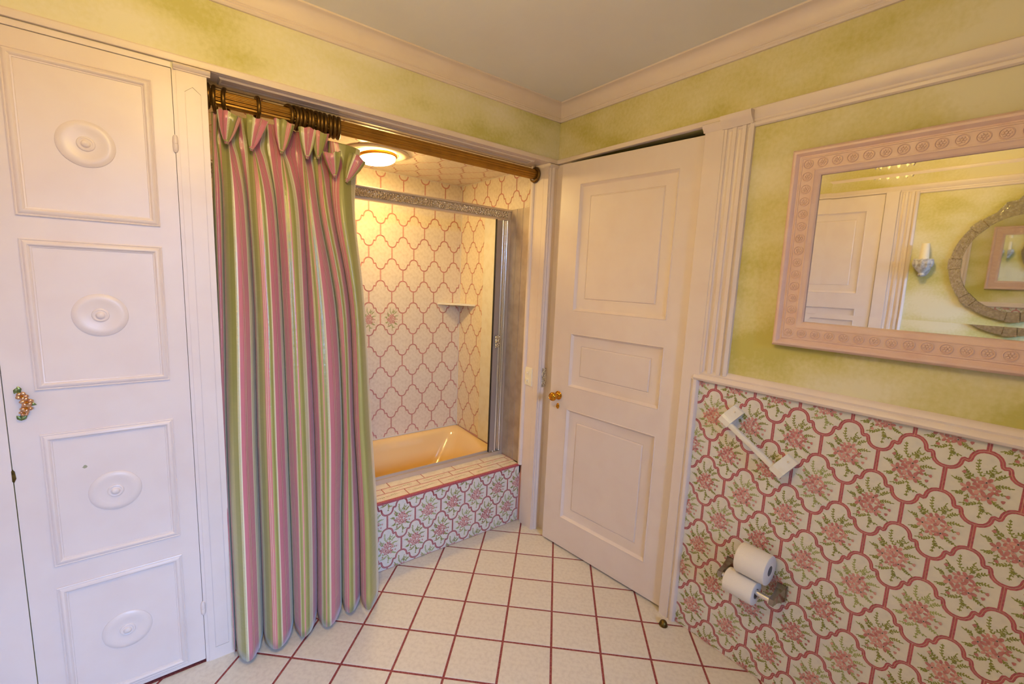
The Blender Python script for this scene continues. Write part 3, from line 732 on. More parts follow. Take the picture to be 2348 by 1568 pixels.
# the door seen in the framed mirror
d3 = thing('door_3', (WX, -.85, 0), 'pale three-panel door seen in the framed mirror', None, kind='structure')
def door3(s, z, d): return (WX + .022 + d*.9, -.852 + s, z)
panel_door(d3, .745, door3, M_PAINT, 1)
mb = MB()
mb.prof([(.0, -.8565), (.030, -.8565), (.032, -.859), (.032, -.936), (0, -.9375)], lambda a, p, q: (WX+p, q, a), 0, 2.112)
mb.prof([(.0, -.104), (.030, -.104), (.030, -.03), (0, -.03)], lambda a, p, q: (WX+p, q, a), 0, 2.112)
mb.prof([(0, 2.107), (.030, 2.107), (.032, 2.12), (0, 2.12)], pL, -.94, 0)
c3 = struct('trim_12', mb, M_PAINT, 'pale door casing seen in the framed mirror', 30)
mb = fluted(lambda a, p, q: (WX+p*1.3, q, a), '', '', -.938, -1.046); build('fluted_pilaster', mb, M_PAINT, c3, 25)

# ------------------------------------------------------------------ bathtub and folding tub screen
def rrect(cx, cy, hx_, hy_, r, n=10):
    out = []
    for q, (sx, sy) in enumerate(((1, 1), (-1, 1), (-1, -1), (1, -1))):
        for k in range(n+1):
            a = PI/2*q + PI/2*k/n; out.append((cx + sx*(hx_-r) + r*math.cos(a), cy + sy*(hy_-r) + r*math.sin(a)))
    return out
tcx, tcy, thx, thy = (AX0+AX1)/2, (.354+BY-.008)/2, (AX1-AX0)/2-.002, (BY-.008-.354)/2
rings = [(0, .006, .10), (0, .006, .398), (.006, .012, .408), (.020, .02, .412), (.040, .04, .410), (.052, .06, .403), (.062, .075, .388), (.074, .09, .34), (.090, .11, .24), (.110, .13, .15), (.140, .14, .095), (.180, .12, .066), (.23, .05, .055)]
mb = MB(); vs = []; n_ = 44
for w, r, z in rings:
    ex = w*1.0 + max(0, .41-z)*.32
    vs += [(x, y, z - (.026*(1-(y-.354)/.545)+.006 if z > .3 else 0)) for x, y in rrect(tcx, tcy, thx-ex, thy-w, r)]
fs2 = []
for k in range(len(rings)-1):
    for i in range(n_): fs2.append((k*n_+i, k*n_+(i+1) % n_, (k+1)*n_+(i+1) % n_, (k+1)*n_+i))
fs2.append(tuple((len(rings)-1)*n_+i for i in range(n_)))
mb.add(vs, fs2)
tag(build('bathtub', mb, M_TUB, None, 50, base=(tcx, tcy, .10)), 'apricot enamel bathtub behind the flowered tile front', 'bathtub')

scn = thing('tub_screen', (-.6, .335, SILL), 'chrome framed folding tub screen pushed to the right', 'shower screen')
mb = MB(); mb.prof([(.318, 1.846), (.352, 1.846), (.354, 1.850), (.354, 1.906), (.350, 1.911), (.322, 1.911), (.317, 1.906), (.317, 1.899), (.321, 1.897), (.321, 1.857), (.317, 1.855)], lambda a, p, q: (a, p, q), AX0+.01, AX1-.001)
hr = build('header_rail', mb, M_CHROME2, scn, 30)
mb = MB(); mb.box(AX0+.01, AX1-.03, .3178, .322, 1.8585, 1.8955); build('embossed_strip', mb, M_EMBOSS, hr)
mb = MB(); mb.prof([(.316, SILL-.0005), (.352, SILL-.0005), (.352, SILL+.028), (.347, SILL+.030), (.344, SILL+.016), (.326, SILL+.016), (.322, SILL+.022), (.318, SILL+.022)], lambda a, p, q: (a, p, q), AX0+.01, AX1-.001); build('bottom_track', mb, M_CHROME2, scn, 30)
mb = MB(); mb.box(-.082, AX1-.001, .319, .352, SILL+.022, 1.846); mb.box(-.086, -.082, .330, .341, SILL+.022, 1.846); build('wall_channel', mb, M_CHROME2, scn)
def leaf(x0, x1, y0, y1, glass):
    r = bpy.data.objects.new('leaf', None); COL.objects.link(r); r.parent = scn; r.location = Vector(((x0+x1)/2, (y0+y1)/2, SILL)) - Vector(scn.location)
    st = .014
    for a in ((x0, x0+st*.35), (x1-st, x1)):
        mb = MB(); mb.tube([(sum(a)/2, (y0+y1)/2, SILL+.026), (sum(a)/2, (y0+y1)/2, 1.846)], (a[1]-a[0])/2, 14); build('stile', mb, M_CHROME, r, 50)
    if glass:
        mb = MB(); mb.box(x0+st*.35, x1-st, (y0+y1)/2-.003, (y0+y1)/2+.003, SILL+.03, 1.842); build('pane', mb, M_OBSC, r)
    mb = MB(); mb.lathe([(0, -.006), (.005, -.003), (.006, 0), (.005, .003), (0, .006)], 12, Matrix.Translation(((x0+x1)/2, y0, SILL+.028))); build('roller', mb, M_CERAM, r, 50)
    return r
leaf(-.166, -.112, .322, .336, True); leaf(-.126, -.094, .340, .350, True); leaf(-.102, -.080, .322, .336, False)
mb = MB(); mb.box(-.1695, -.166, .324, .336, SILL+.026, 1.846); build('gasket', mb, M_GASKET, scn)
mb = MB(); mb.box(-.152, -.122, .312, .3225, 1.074, 1.152); build('pull_handle', mb, M_EMBOSS, scn)
# corner shelf
mb = MB(); mb.poly([[(AX1-.004, BY-.004), (-.245, BY-.004), (-.235, BY-.018), (-.075, .698), (AX1-.004, .688)]], lambda a, b, d: (a, b, 1.302+d), 0, .012, bottom=True)
tag(build('corner_shelf', mb, M_CERAM, None, base=(-.10, .85, 1.302)), 'small triangular shelf in the corner of the tiled surround', 'shelf')
# recessed lamp in the alcove ceiling
lp = thing('ceiling_light', (-.825, .505, ALZ), 'round lit shower lamp in the alcove ceiling', 'lamp')
T = Matrix.Translation((-.825, .505, ALZ-.0035)) @ Matrix.Rotation(PI, 4, 'X')
mb = MB(); mb.lathe([(.160, 0), (.160, .004), (.150, .010), (.126, .012), (.112, .009), (.106, .001)], 48, T, cap=False); build('trim_ring', mb, M_LAMPRING, lp, 40)
T2 = Matrix.Translation((-.825, .510, ALZ-.010)) @ Matrix.Rotation(math.radians(176), 4, 'X') @ Matrix.Rotation(math.radians(4), 4, 'Y')
mb = MB(); mb.lathe([(.096, .004), (.101, .008), (.101, .018), (.096, .022), (.090, .022)], 48, T2, cap=False); build('lens_rim', mb, M_BRASS, lp, 40)
mb = MB(); mb.lathe([(.093, .010), (.092, .022), (.088, .034), (.076, .042), (.050, .047), (0, .049)], 48, T2, cap=False); build('lens', mb, M_LAMP, lp, 60)
# light switch on the jamb
sw = thing('light_switch', (-.073, .082, .932), 'ivory switch plate on the alcove jamb', 'switch')
mb = MB(); fnj = lambda a, b, d: (-.0725-d, a, b)
mb.poly([[(.045, .878), (.118, .878), (.118, .987), (.045, .987)]], fnj, 0, .003); mb.poly([[(.048, .881), (.115, .881), (.115, .984), (.048, .984)]], fnj, .003, .0055); build('plate', mb, M_IVORY, sw)
for z in (.955, .908):
    mb = MB(); mb.poly([[(.068, z-.012), (.096, z-.012), (.096, z+.012), (.068, z+.012)]], fnj, .005, .0075); mb.box(-.0905, -.078, .078, .086, z-.002, z+.006); build('toggle', mb, M_IVORY, sw)

# ------------------------------------------------------------------ curtain rod, rings, curtain
RYC, RZC, RR = .100, 2.080, .0275
rod = thing('curtain_rod', (-.83, RYC, RZC), 'fluted antique gilt curtain pole across the tub alcove', 'curtain rod')
mb = MB(); pr = []
for k in range(104):
    a = 2*PI*k/104; r = RR*(1 - .17*(.5+.5*math.cos(a*13))); pr.append((RYC + r*math.cos(a), RZC + r*math.sin(a)))
mb.prof(pr, lambda a, p, q: (a, p, q), AX0+.001, -.074); build('pole', mb, M_ROD, rod, 50)
T = locmat((-.0735, RYC, RZC-.003), (-1, 0, 0), (0, 1, 0))
mb = MB(); mb.lathe([(.0295, 0), (.040, .001), (.043, .005), (.043, .010), (.039, .014), (.032, .015), (.0295, .012)], 36, T, cap=False); build('end_socket', mb, M_RING, rod, 45)
mb = MB(); mb.lathe([(.0295, 0), (.040, .001), (.043, .005), (.043, .010), (.039, .014), (.0295, .012)], 36, locmat((AX0+.001, RYC, RZC), (1, 0, 0), (0, 1, 0)), cap=False); build('end_socket', mb, M_RING, rod, 45)
mb = MB(); pts = [(0, .0388*math.cos(2*PI*k/36), .0388*math.sin(2*PI*k/36)) for k in range(36)]
mb.tube(pts, .0068, 10, closed=True); RING = mb.mesh('curtain_ring', M_RING, 60)
RX = [-1.568, -1.535, -1.438, -1.336, -1.317, -1.302, -1.286, -1.267, -1.254, -1.235, -1.220, -1.202, -1.182, -1.165, -1.148]
tilt = [-.18, -.30, .04, .30, .28, .20, .14, .10, .06, .08, .02, -.08, -.10, -.12, -.14]
ordn = ['first', 'second', 'third', 'fourth', 'fifth', 'sixth', 'seventh', 'eighth', 'ninth', 'tenth', 'eleventh', 'twelfth']
for k, x in enumerate(RX):
    o = bpy.data.objects.new('curtain_ring', RING); COL.objects.link(o); o.location = (x, RYC, 2.0752); o.rotation_euler = (0, 0, tilt[k])
    if k == 0: lab = 'leftmost bronze curtain ring, at the pole end by the pilaster'
    elif k == 1: lab = 'bronze curtain ring just right of the leftmost one'
    elif k == 2: lab = 'single bronze curtain ring alone between the pair and the bunch'
    elif k == 3: lab = 'bronze curtain ring at the left end of the bunched rings'
    elif k == len(RX)-1: lab = 'bronze curtain ring at the right end of the bunched rings'
    else: lab = ordn[k-3] + ' bronze curtain ring from the left within the bunch'
    tag(o, lab, 'curtain ring', 'bronze rings on the curtain pole')
CU = [-0.03, 0.0, 0.03, 0.05, 0.05, 0.084, 0.09, 0.114, 0.12, 0.138, 0.156, 0.162, 0.176, 0.24, 0.27, 0.284, 0.312, 0.324, 0.357, 0.376, 0.396, 0.408, 0.468, 0.482, 0.516, 0.528, 0.564, 0.594, 0.601, 0.622, 0.632, 0.714, 0.733, 0.756, 0.764, 0.796, 0.832, 0.84, 0.858, 0.876, 0.88, 0.89, 0.912, 0.924, 0.95, 0.958, 0.985, 0.99, 1.01, 1.032, 1.044, 1.058, 1.076, 1.08]
CR=[
[[-15788, 1180, 20350], [-15736, 1112, 20350], [-15669, 1108, 20350], [-15595, 1180, 20350], [-15595, 1180, 20350], [-15564, 1093, 20350], [-15493, 1024, 20350], [-15365, 968, 20350], [-15308, 960, 20350], [-15190, 975, 20350], [-15057, 1038, 20350], [-15003, 1081, 20350], [-14942, 1180, 20350], [-14942, 1180, 20350], [-14922, 1119, 20350], [-14838, 1044, 20350], [-14684, 979, 20350], [-14551, 960, 20350], [-14427, 967, 20350], [-14284, 1003, 20350], [-14148, 1065, 20350], [-14038, 1180, 20350], [-14038, 1180, 20350], [-14009, 1108, 20350], [-13769, 982, 20350], [-13698, 968, 20350], [-13559, 961, 20342], [-13387, 984, 20330], [-13242, 1029, 20320], [-13128, 1087, 20313], [-13039, 1180, 20308], [-13039, 1180, 20308], [-13025, 1103, 20306], [-12954, 1020, 20299], [-12910, 992, 20296], [-12845, 968, 20291], [-12777, 960, 20286], [-12725, 963, 20282], [-12594, 1002, 20274], [-12447, 1103, 20265], [-12397, 1180, 20263], [-12397, 1180, 20263], [-12334, 1069, 20257], [-12202, 1018, 20247], [-12111, 1018, 20241], [-12033, 1035, 20237], [-11883, 1112, 20228], [-11827, 1180, 20226], [-11827, 1180, 20226], [-11778, 1095, 20221], [-11483, 981, 20200], [-11115, 966, 20176], [-10659, 1074, 20150], [-10505, 1180, 20143]] ,
[[-15797, 1180, 19850], [-15753, 1110, 19850], [-15694, 1099, 19850], [-15629, 1180, 19850], [-15629, 1180, 19850], [-15563, 1114, 19850], [-15461, 1042, 19850], [-15361, 933, 19850], [-15333, 890, 19850], [-15263, 955, 19850], [-15135, 1059, 19850], [-15060, 1104, 19850], [-14961, 1180, 19850], [-14961, 1180, 19850], [-14914, 1136, 19850], [-14777, 1066, 19850], [-14634, 966, 19850], [-14565, 892, 19850], [-14496, 932, 19850], [-14385, 1010, 19850], [-14226, 1088, 19850], [-14053, 1180, 19850], [-14053, 1180, 19850], [-13985, 1127, 19850], [-13706, 971, 19850], [-13665, 933, 19849], [-13599, 893, 19843], [-13485, 975, 19836], [-13345, 1048, 19827], [-13190, 1109, 19817], [-13050, 1180, 19808], [-13050, 1180, 19808], [-13006, 1123, 19804], [-12901, 1035, 19795], [-12863, 993, 19792], [-12827, 936, 19788], [-12802, 884, 19786], [-12769, 913, 19784], [-12664, 1009, 19778], [-12478, 1123, 19767], [-12406, 1180, 19763], [-12406, 1180, 19763], [-12288, 1084, 19754], [-12197, 983, 19746], [-12151, 983, 19743], [-12091, 1031, 19740], [-11916, 1128, 19730], [-11834, 1180, 19726], [-11834, 1180, 19726], [-11722, 1116, 19717], [-11402, 969, 19694], [-11215, 927, 19681], [-10774, 1097, 19658], [-10544, 1180, 19646]] ,
[[-15802, 1160, 19450], [-15765, 1103, 19450], [-15716, 1085, 19450], [-15660, 1160, 19450], [-15660, 1160, 19450], [-15555, 1145, 19450], [-15420, 1083, 19450], [-15350, 914, 19450], [-15355, 824, 19450], [-15332, 955, 19450], [-15211, 1101, 19450], [-15114, 1139, 19450], [-14977, 1160, 19450], [-14977, 1160, 19450], [-14902, 1155, 19450], [-14709, 1108, 19450], [-14576, 975, 19450], [-14575, 828, 19450], [-14559, 913, 19450], [-14480, 1043, 19450], [-14299, 1128, 19450], [-14068, 1160, 19450], [-14068, 1160, 19450], [-13957, 1151, 19450], [-13634, 983, 19446], [-13626, 915, 19445], [-13635, 831, 19444], [-13575, 991, 19442], [-13441, 1090, 19434], [-13249, 1142, 19421], [-13064, 1160, 19408], [-13064, 1160, 19408], [-12984, 1149, 19402], [-12840, 1075, 19391], [-12808, 1017, 19388], [-12803, 921, 19386], [-12825, 809, 19386], [-12809, 874, 19385], [-12725, 1042, 19382], [-12506, 1149, 19369], [-12418, 1160, 19363], [-12418, 1160, 19363], [-12236, 1111, 19350], [-12190, 953, 19345], [-12187, 953, 19344], [-12145, 1041, 19343], [-11947, 1147, 19332], [-11845, 1160, 19326], [-11845, 1160, 19326], [-11670, 1146, 19314], [-11335, 981, 19290], [-11323, 902, 19287], [-10907, 1134, 19266], [-10628, 1160, 19250]] ,
[[-15820, 1120, 18800], [-15769, 1027, 18800], [-15702, 1013, 18800], [-15624, 1120, 18800], [-15624, 1120, 18800], [-15554, 1032, 18800], [-15445, 936, 18800], [-15339, 790, 18800], [-15311, 734, 18800], [-15232, 820, 18800], [-15090, 958, 18800], [-15006, 1019, 18800], [-14895, 1120, 18800], [-14895, 1120, 18800], [-14850, 1062, 18800], [-14715, 967, 18800], [-14575, 835, 18800], [-14509, 736, 18800], [-14437, 789, 18800], [-14322, 894, 18800], [-14157, 998, 18800], [-13976, 1120, 18800], [-13976, 1120, 18800], [-13913, 1050, 18800], [-13649, 842, 18800], [-13612, 791, 18800], [-13550, 738, 18800], [-13433, 847, 18800], [-13290, 944, 18800], [-13134, 1025, 18800], [-12991, 1120, 18800], [-12991, 1120, 18800], [-12954, 1044, 18800], [-12860, 927, 18800], [-12828, 870, 18800], [-12798, 795, 18800], [-12779, 725, 18800], [-12745, 764, 18800], [-12635, 892, 18800], [-12446, 1044, 18800], [-12372, 1120, 18800], [-12372, 1120, 18800], [-12265, 992, 18800], [-12186, 857, 18800], [-12141, 857, 18800], [-12078, 922, 18800], [-11898, 1051, 18800], [-11812, 1120, 18800], [-11812, 1120, 18800], [-11725, 1035, 18800], [-11474, 839, 18800], [-11323, 782, 18800], [-10925, 1009, 18800], [-10719, 1120, 18800]] ,
[[-15880, 1040, 17200], [-15811, 836, 17200], [-15711, 823, 17200], [-15590, 1040, 17200], [-15590, 1040, 17200], [-15567, 778, 17200], [-15494, 573, 17200], [-15351, 403, 17200], [-15284, 381, 17200], [-15141, 424, 17200], [-14966, 614, 17200], [-14891, 744, 17200], [-14793, 1040, 17200], [-14793, 1040, 17200], [-14788, 858, 17200], [-14718, 631, 17200], [-14575, 438, 17200], [-14442, 381, 17200], [-14310, 402, 17200], [-14148, 508, 17200], [-13983, 695, 17200], [-13825, 1040, 17200], [-13825, 1040, 17200], [-13824, 824, 17200], [-13647, 445, 17200], [-13586, 403, 17200], [-13458, 382, 17200], [-13287, 451, 17200], [-13130, 587, 17200], [-12995, 761, 17200], [-12866, 1040, 17200], [-12866, 1040, 17200], [-12889, 808, 17200], [-12859, 559, 17200], [-12830, 477, 17200], [-12780, 405, 17200], [-12718, 380, 17200], [-12668, 389, 17200], [-12521, 506, 17200], [-12325, 808, 17200], [-12235, 1040, 17200], [-12235, 1040, 17200], [-12234, 707, 17200], [-12137, 554, 17200], [-12050, 554, 17200], [-11965, 605, 17200], [-11776, 835, 17200], [-11681, 1040, 17200], [-11681, 1040, 17200], [-11705, 784, 17200], [-11582, 442, 17200], [-11346, 398, 17200], [-10959, 721, 17200], [-10774, 1040, 17200]] ,
[[-15917, 860, 13500], [-15870, 600, 13500], [-15792, 583, 13500], [-15687, 860, 13500], [-15687, 860, 13500], [-15663, 526, 13500], [-15580, 265, 13500], [-15414, 49, 13500], [-15336, 21, 13500], [-15167, 76, 13500], [-14957, 317, 13500], [-14864, 484, 13500], [-14741, 860, 13500], [-14741, 860, 13500], [-14744, 629, 13500], [-14683, 340, 13500], [-14547, 94, 13500], [-14414, 22, 13500], [-14279, 48, 13500], [-14109, 182, 13500], [-13931, 421, 13500], [-13749, 860, 13500], [-13749, 860, 13500], [-13762, 585, 13500], [-13609, 102, 13500], [-13551, 49, 13500], [-13425, 22, 13500], [-13249, 110, 13500], [-13082, 284, 13500], [-12934, 504, 13500], [-12785, 860, 13500], [-12785, 860, 13500], [-12805, 565, 13500], [-12733, 247, 13500], [-12677, 143, 13500], [-12584, 52, 13500], [-12477, 20, 13500], [-12390, 32, 13500], [-12147, 180, 13500], [-11829, 565, 13500], [-11690, 860, 13500], [-11690, 860, 13500], [-11725, 437, 13500], [-11642, 241, 13500], [-11553, 241, 13500], [-11461, 306, 13500], [-11241, 599, 13500], [-11121, 860, 13500], [-11121, 860, 13500], [-11188, 534, 13500], [-11166, 100, 13500], [-11002, 43, 13500], [-10653, 454, 13500], [-10452, 860, 13500]] ,
[[-16015, 500, 8500], [-15993, 191, 8500], [-15937, 171, 8500], [-15849, 500, 8500], [-15849, 500, 8500], [-15829, 103, 8500], [-15747, -208, 8500], [-15577, -466, 8500], [-15497, -499, 8500], [-15318, -433, 8500], [-15092, -146, 8500], [-14991, 52, 8500], [-14852, 500, 8500], [-14852, 500, 8500], [-14860, 225, 8500], [-14800, -119, 8500], [-14657, -412, 8500], [-14514, -498, 8500], [-14366, -467, 8500], [-14177, -307, 8500], [-13975, -22, 8500], [-13764, 500, 8500], [-13764, 500, 8500], [-13788, 172, 8500], [-13645, -402, 8500], [-13586, -465, 8500], [-13455, -498, 8500], [-13267, -393, 8500], [-13085, -186, 8500], [-12919, 77, 8500], [-12745, 500, 8500], [-12745, 500, 8500], [-12779, 149, 8500], [-12717, -229, 8500], [-12663, -354, 8500], [-12569, -461, 8500], [-12457, -500, 8500], [-12365, -486, 8500], [-12099, -309, 8500], [-11742, 149, 8500], [-11578, 500, 8500], [-11578, 500, 8500], [-11655, -4, 8500], [-11606, -237, 8500], [-11529, -237, 8500], [-11443, -159, 8500], [-11220, 189, 8500], [-11085, 500, 8500], [-11085, 500, 8500], [-11170, 112, 8500], [-11152, -405, 8500], [-10961, -473, 8500], [-10543, 17, 8500], [-10297, 500, 8500]] ,
[[-16003, 140, 4000], [-16005, -194, 4000], [-15973, -216, 4000], [-15903, 140, 4000], [-15903, 140, 4000], [-15890, -289, 4000], [-15813, -624, 4000], [-15650, -903, 4000], [-15571, -939, 4000], [-15393, -867, 4000], [-15163, -558, 4000], [-15059, -344, 4000], [-14913, 140, 4000], [-14913, 140, 4000], [-14925, -157, 4000], [-14869, -529, 4000], [-14728, -845, 4000], [-14584, -938, 4000], [-14433, -904, 4000], [-14236, -731, 4000], [-14026, -424, 4000], [-13800, 140, 4000], [-13800, 140, 4000], [-13832, -214, 4000], [-13711, -834, 4000], [-13656, -902, 4000], [-13530, -937, 4000], [-13345, -824, 4000], [-13161, -601, 4000], [-12992, -317, 4000], [-12810, 140, 4000], [-12810, 140, 4000], [-12859, -239, 4000], [-12827, -648, 4000], [-12786, -782, 4000], [-12711, -898, 4000], [-12615, -940, 4000], [-12534, -925, 4000], [-12292, -734, 4000], [-11954, -239, 4000], [-11790, 140, 4000], [-11790, 140, 4000], [-11833, -404, 4000], [-11717, -656, 4000], [-11594, -656, 4000], [-11468, -572, 4000], [-11165, -195, 4000], [-10999, 140, 4000], [-10999, 140, 4000], [-11096, -279, 4000], [-11083, -838, 4000], [-10878, -911, 4000], [-10420, -381, 4000], [-10147, 140, 4000]] ,
[[-15995, -60, 220], [-16010, -406, 220], [-15987, -429, 220], [-15922, -60, 220], [-15922, -60, 220], [-15916, -505, 220], [-15847, -853, 220], [-15694, -1142, 220], [-15618, -1178, 220], [-15446, -1105, 220], [-15221, -784, 220], [-15117, -562, 220], [-14969, -60, 220], [-14969, -60, 220], [-14983, -368, 220], [-14928, -754, 220], [-14787, -1081, 220], [-14640, -1178, 220], [-14486, -1143, 220], [-14284, -964, 220], [-14066, -645, 220], [-13831, -60, 220], [-13831, -60, 220], [-13870, -427, 220], [-13774, -1070, 220], [-13724, -1141, 220], [-13608, -1177, 220], [-13432, -1060, 220], [-13256, -828, 220], [-13091, -534, 220], [-12908, -60, 220], [-12908, -60, 220], [-12960, -453, 220], [-12927, -877, 220], [-12885, -1016, 220], [-12807, -1137, 220], [-12708, -1180, 220], [-12625, -1164, 220], [-12374, -966, 220], [-12022, -453, 220], [-11852, -60, 220], [-11852, -60, 220], [-11897, -624, 220], [-11776, -885, 220], [-11648, -885, 220], [-11516, -798, 220], [-11200, -408, 220], [-11026, -60, 220], [-11026, -60, 220], [-11129, -494, 220], [-11121, -1074, 220], [-10914, -1150, 220], [-10441, -601, 220], [-10158, -60, 220]] ,
]

cur = thing('shower_curtain', (-1.33, .06, .02), 'pink and green striped silk curtain drawn to the left of the alcove', 'curtain')
NR, NN = len(CR), len(CU)
def cat(p0, p1, p2, p3, t):
    return [.5*((2*b) + (-a+c)*t + (2*a-5*b+4*c-d)*t*t + (-a+3*b-3*c+d)*t**3) for a, b, c, d in zip(p0, p1, p2, p3)]
rows = []
for r in CR: rows.append([tuple(v*1e-4 for v in p) for p in r])
# deep hidden pleat behind every meeting of two folds
cols = []; us = []
for i in range(NN):
    cols.append([rows[r][i] for r in range(NR)]); us.append(CU[i])
    if i+1 < NN and all(abs(rows[r][i][0]-rows[r][i+1][0]) < 1e-3 for r in range(NR)):
        cols.append([(rows[r][i][0]+.003, rows[r][i][1] + (.065 if 3 < r else .010), rows[r][i][2]) for r in range(NR)]); us.append((CU[i]+CU[i+1])/2)
# resample along the height then across
hts = []
SUB = 6
fine = []
for c in cols:
    f = []
    for r in range(NR-1):
        p0, p1, p2, p3 = c[max(r-1, 0)], c[r], c[r+1], c[min(r+2, NR-1)]
        for k in range(SUB): f.append(cat(p0, p1, p2, p3, k/SUB))
    f.append(list(c[-1])); fine.append(f)
H_ = len(fine[0]); grid = []; ucol = []
for i in range(len(fine)-1):
    for k in range(3):
        t = k/3; ucol.append(us[i] + (us[i+1]-us[i])*t); colp = []
        for h in range(H_):
            p = cat(fine[max(i-1, 0)][h], fine[i][h], fine[i+1][h], fine[min(i+2, len(fine)-1)][h], t); colp.append(p)
        grid.append(colp)
grid.append(fine[-1]); ucol.append(us[-1])
rng = random.Random(3)
from mathutils import noise as mnoise
for i, c in enumerate(grid):
    for h, p in enumerate(c):
        w = mnoise.noise(Vector((p[0]*28, p[2]*9, 1.3)))*.0022 + mnoise.noise(Vector((p[0]*70, p[2]*34, 4.3)))*.0011
        p[1] += w
W_ = len(grid); vs = [tuple(p) for c in grid for p in c]; fs3 = [(i*H_+h, (i+1)*H_+h, (i+1)*H_+h+1, i*H_+h+1) for i in range(W_-1) for h in range(H_-1)]
def uvmesh(name, vs, fs, uvs, m, smooth=180):
    me = bpy.data.meshes.new(name); me.from_pydata(vs, [], fs); me.materials.append(m)
    ul = me.uv_layers.new(name='UVMap')
    for lp_ in me.loops: ul.data[lp_.index].uv = uvs[lp_.vertex_index]
    me.polygons.foreach_set('use_smooth', [True]*len(me.polygons)); me.update(); return me
me = uvmesh('panel', vs, fs3, [(ucol[i], grid[i][h][2]) for i in range(W_) for h in range(H_)], M_CURT)
o = obj('panel', me); o.parent = cur; o.location = -Vector(cur.location)
sm = o.modifiers.new('thickness', 'SOLIDIFY'); sm.thickness = .0016; sm.offset = 1
# goblet pleats of the heading
PIN = [(-1.542, 1.935), (-1.466, 1.928), (-1.366, 1.938), (-1.277, 1.936), (-1.236, 1.944), (-1.175, 1.884), (-1.125, 1.873)]
MOU = [(-1.530, 2.022), (-1.447, 2.026), (-1.357, 2.036), (-1.275, 2.030), (-1.234, 2.027), (-1.192, 1.962), (-1.083, 1.962)]
UPH = [.075, .04, .10, .055, .0, .065, .05]
for (px, pz), (qx, qz), u0 in zip(PIN, MOU, UPH):
    a = Vector((px, .062, pz-.006)); b = Vector((qx, .046, qz)); ax = (b-a); L = ax.length
    T = locmat(a, ax, (1, 0, 0)); n = 44; sd = int(u0*1000)
    pr = [(.0045, -.006), (.0050, 0), (.0095, L*.10), (.0150, L*.28), (.0205, L*.50), (.0255, L*.75), (.0300, L*1.02)]
    vs = []; uvs = []
    for j, (r, h) in enumerate(pr):
        tt = max(0, h/L)
        for i in range(n+1):
            an = PI*.5 + 2*PI*i/n
            cr = 1 + .10*math.sin(3*an + sd) * (.4+.6*tt) + .17*math.sin(6*an + sd*1.7) * (1.0-.45*tt) + .05*mnoise.noise(Vector((math.cos(an)*2+sd, math.sin(an)*2, tt*4)))
            vs.append(tuple(T @ Vector((r*1.12*cr*math.cos(an), r*.70*cr*math.sin(an), h + (.003*math.sin(an*2+sd) + .002*math.sin(an*6+sd))*tt))))
            uvs.append((u0 + .175*i/n, pz+h))
    fs4 = [(j*(n+1)+i, j*(n+1)+i+1, (j+1)*(n+1)+i+1, (j+1)*(n+1)+i) for j in range(len(pr)-1) for i in range(n)]
    me = uvmesh('goblet_pleat', vs, fs4, uvs, M_CURT)
    o = obj('goblet_pleat', me); o.parent = cur; o.location = -Vector(cur.location)
    s2 = o.modifiers.new('thickness', 'SOLIDIFY'); s2.thickness = .0014
    mb = MB(); T3 = locmat(a + Vector((0, -.001, .004)), ax, (1, 0, 0))
    mb.lathe([(.0050, -.005), (.0072, -.003), (.0078, 0), (.0072, .003), (.0050, .005)], 16, T3, cap=False)
    me = mb.mesh('tie', M_CURT, 60); ul = me.uv_layers.new(name='UVMap')
    for lp_ in me.loops: ul.data[lp_.index].uv = (u0+.05+.001*lp_.vertex_index, pz)
    t_ = obj('tie', me); t_.parent = o

# ------------------------------------------------------------------ wall fittings on the flowered tiles
gb = thing('grab_bar', (0, -1.175, .915), 'white ceramic grab bar fixed aslant on the flowered tiles', 'grab bar')
P1, P2 = Vector((-.046, -1.068, .992)), Vector((-.046, -1.290, .850))
dv_ = (P2-P1).normalized(); nv = Vector((0, dv_.z, -dv_.y)); nv = nv if nv.z > 0 else -nv
mb = MB()
sec = [(.0105*math.copysign(abs(math.cos(t))**.6, math.cos(t)), .0105*math.copysign(abs(math.sin(t))**.6, math.sin(t))) for t in (2*PI*k/20 for k in range(20))]
mb.prof(sec, lambda a, p, q: tuple(P1 + dv_*a + Vector((-1, 0, 0))*p + nv*q), .004, (P2-P1).length-.004); build('bar', mb, M_CERAM, gb, 50)
for P, s in ((P1, 1), (P2, -1)):
    mb = MB(); e0, e1 = (-.010, .034) if s > 0 else (-.034, .010)
    pr = [(-.043, -.012), (.0115, -.012), (.0125, .010), (.006, .020), (-.026, .058), (-.030, .060), (-.043, .060)]
    mb.prof(pr, lambda a, p, q: tuple(P + dv_*a + Vector((-1, 0, 0))*p + nv*q), e0, e1); build('bracket', mb, M_CERAM, gb)
    mb = MB(); c_ = P + dv_*(e0+e1)/2 + nv*.046 + Vector((.0155, 0, 0)); mb.lathe([(.0035, 0), (.003, .002), (0, .0024)], 12, locmat(c_, (Vector((-1, 0, 0))*.77 + nv*.64), (0, 1, 0))); build('screw', mb, M_CHROME2, gb, 40)
tp = thing('toilet_paper_holder', (0, -1.235, .395), 'chrome two-post paper holder on the flowered tiles', 'paper holder')
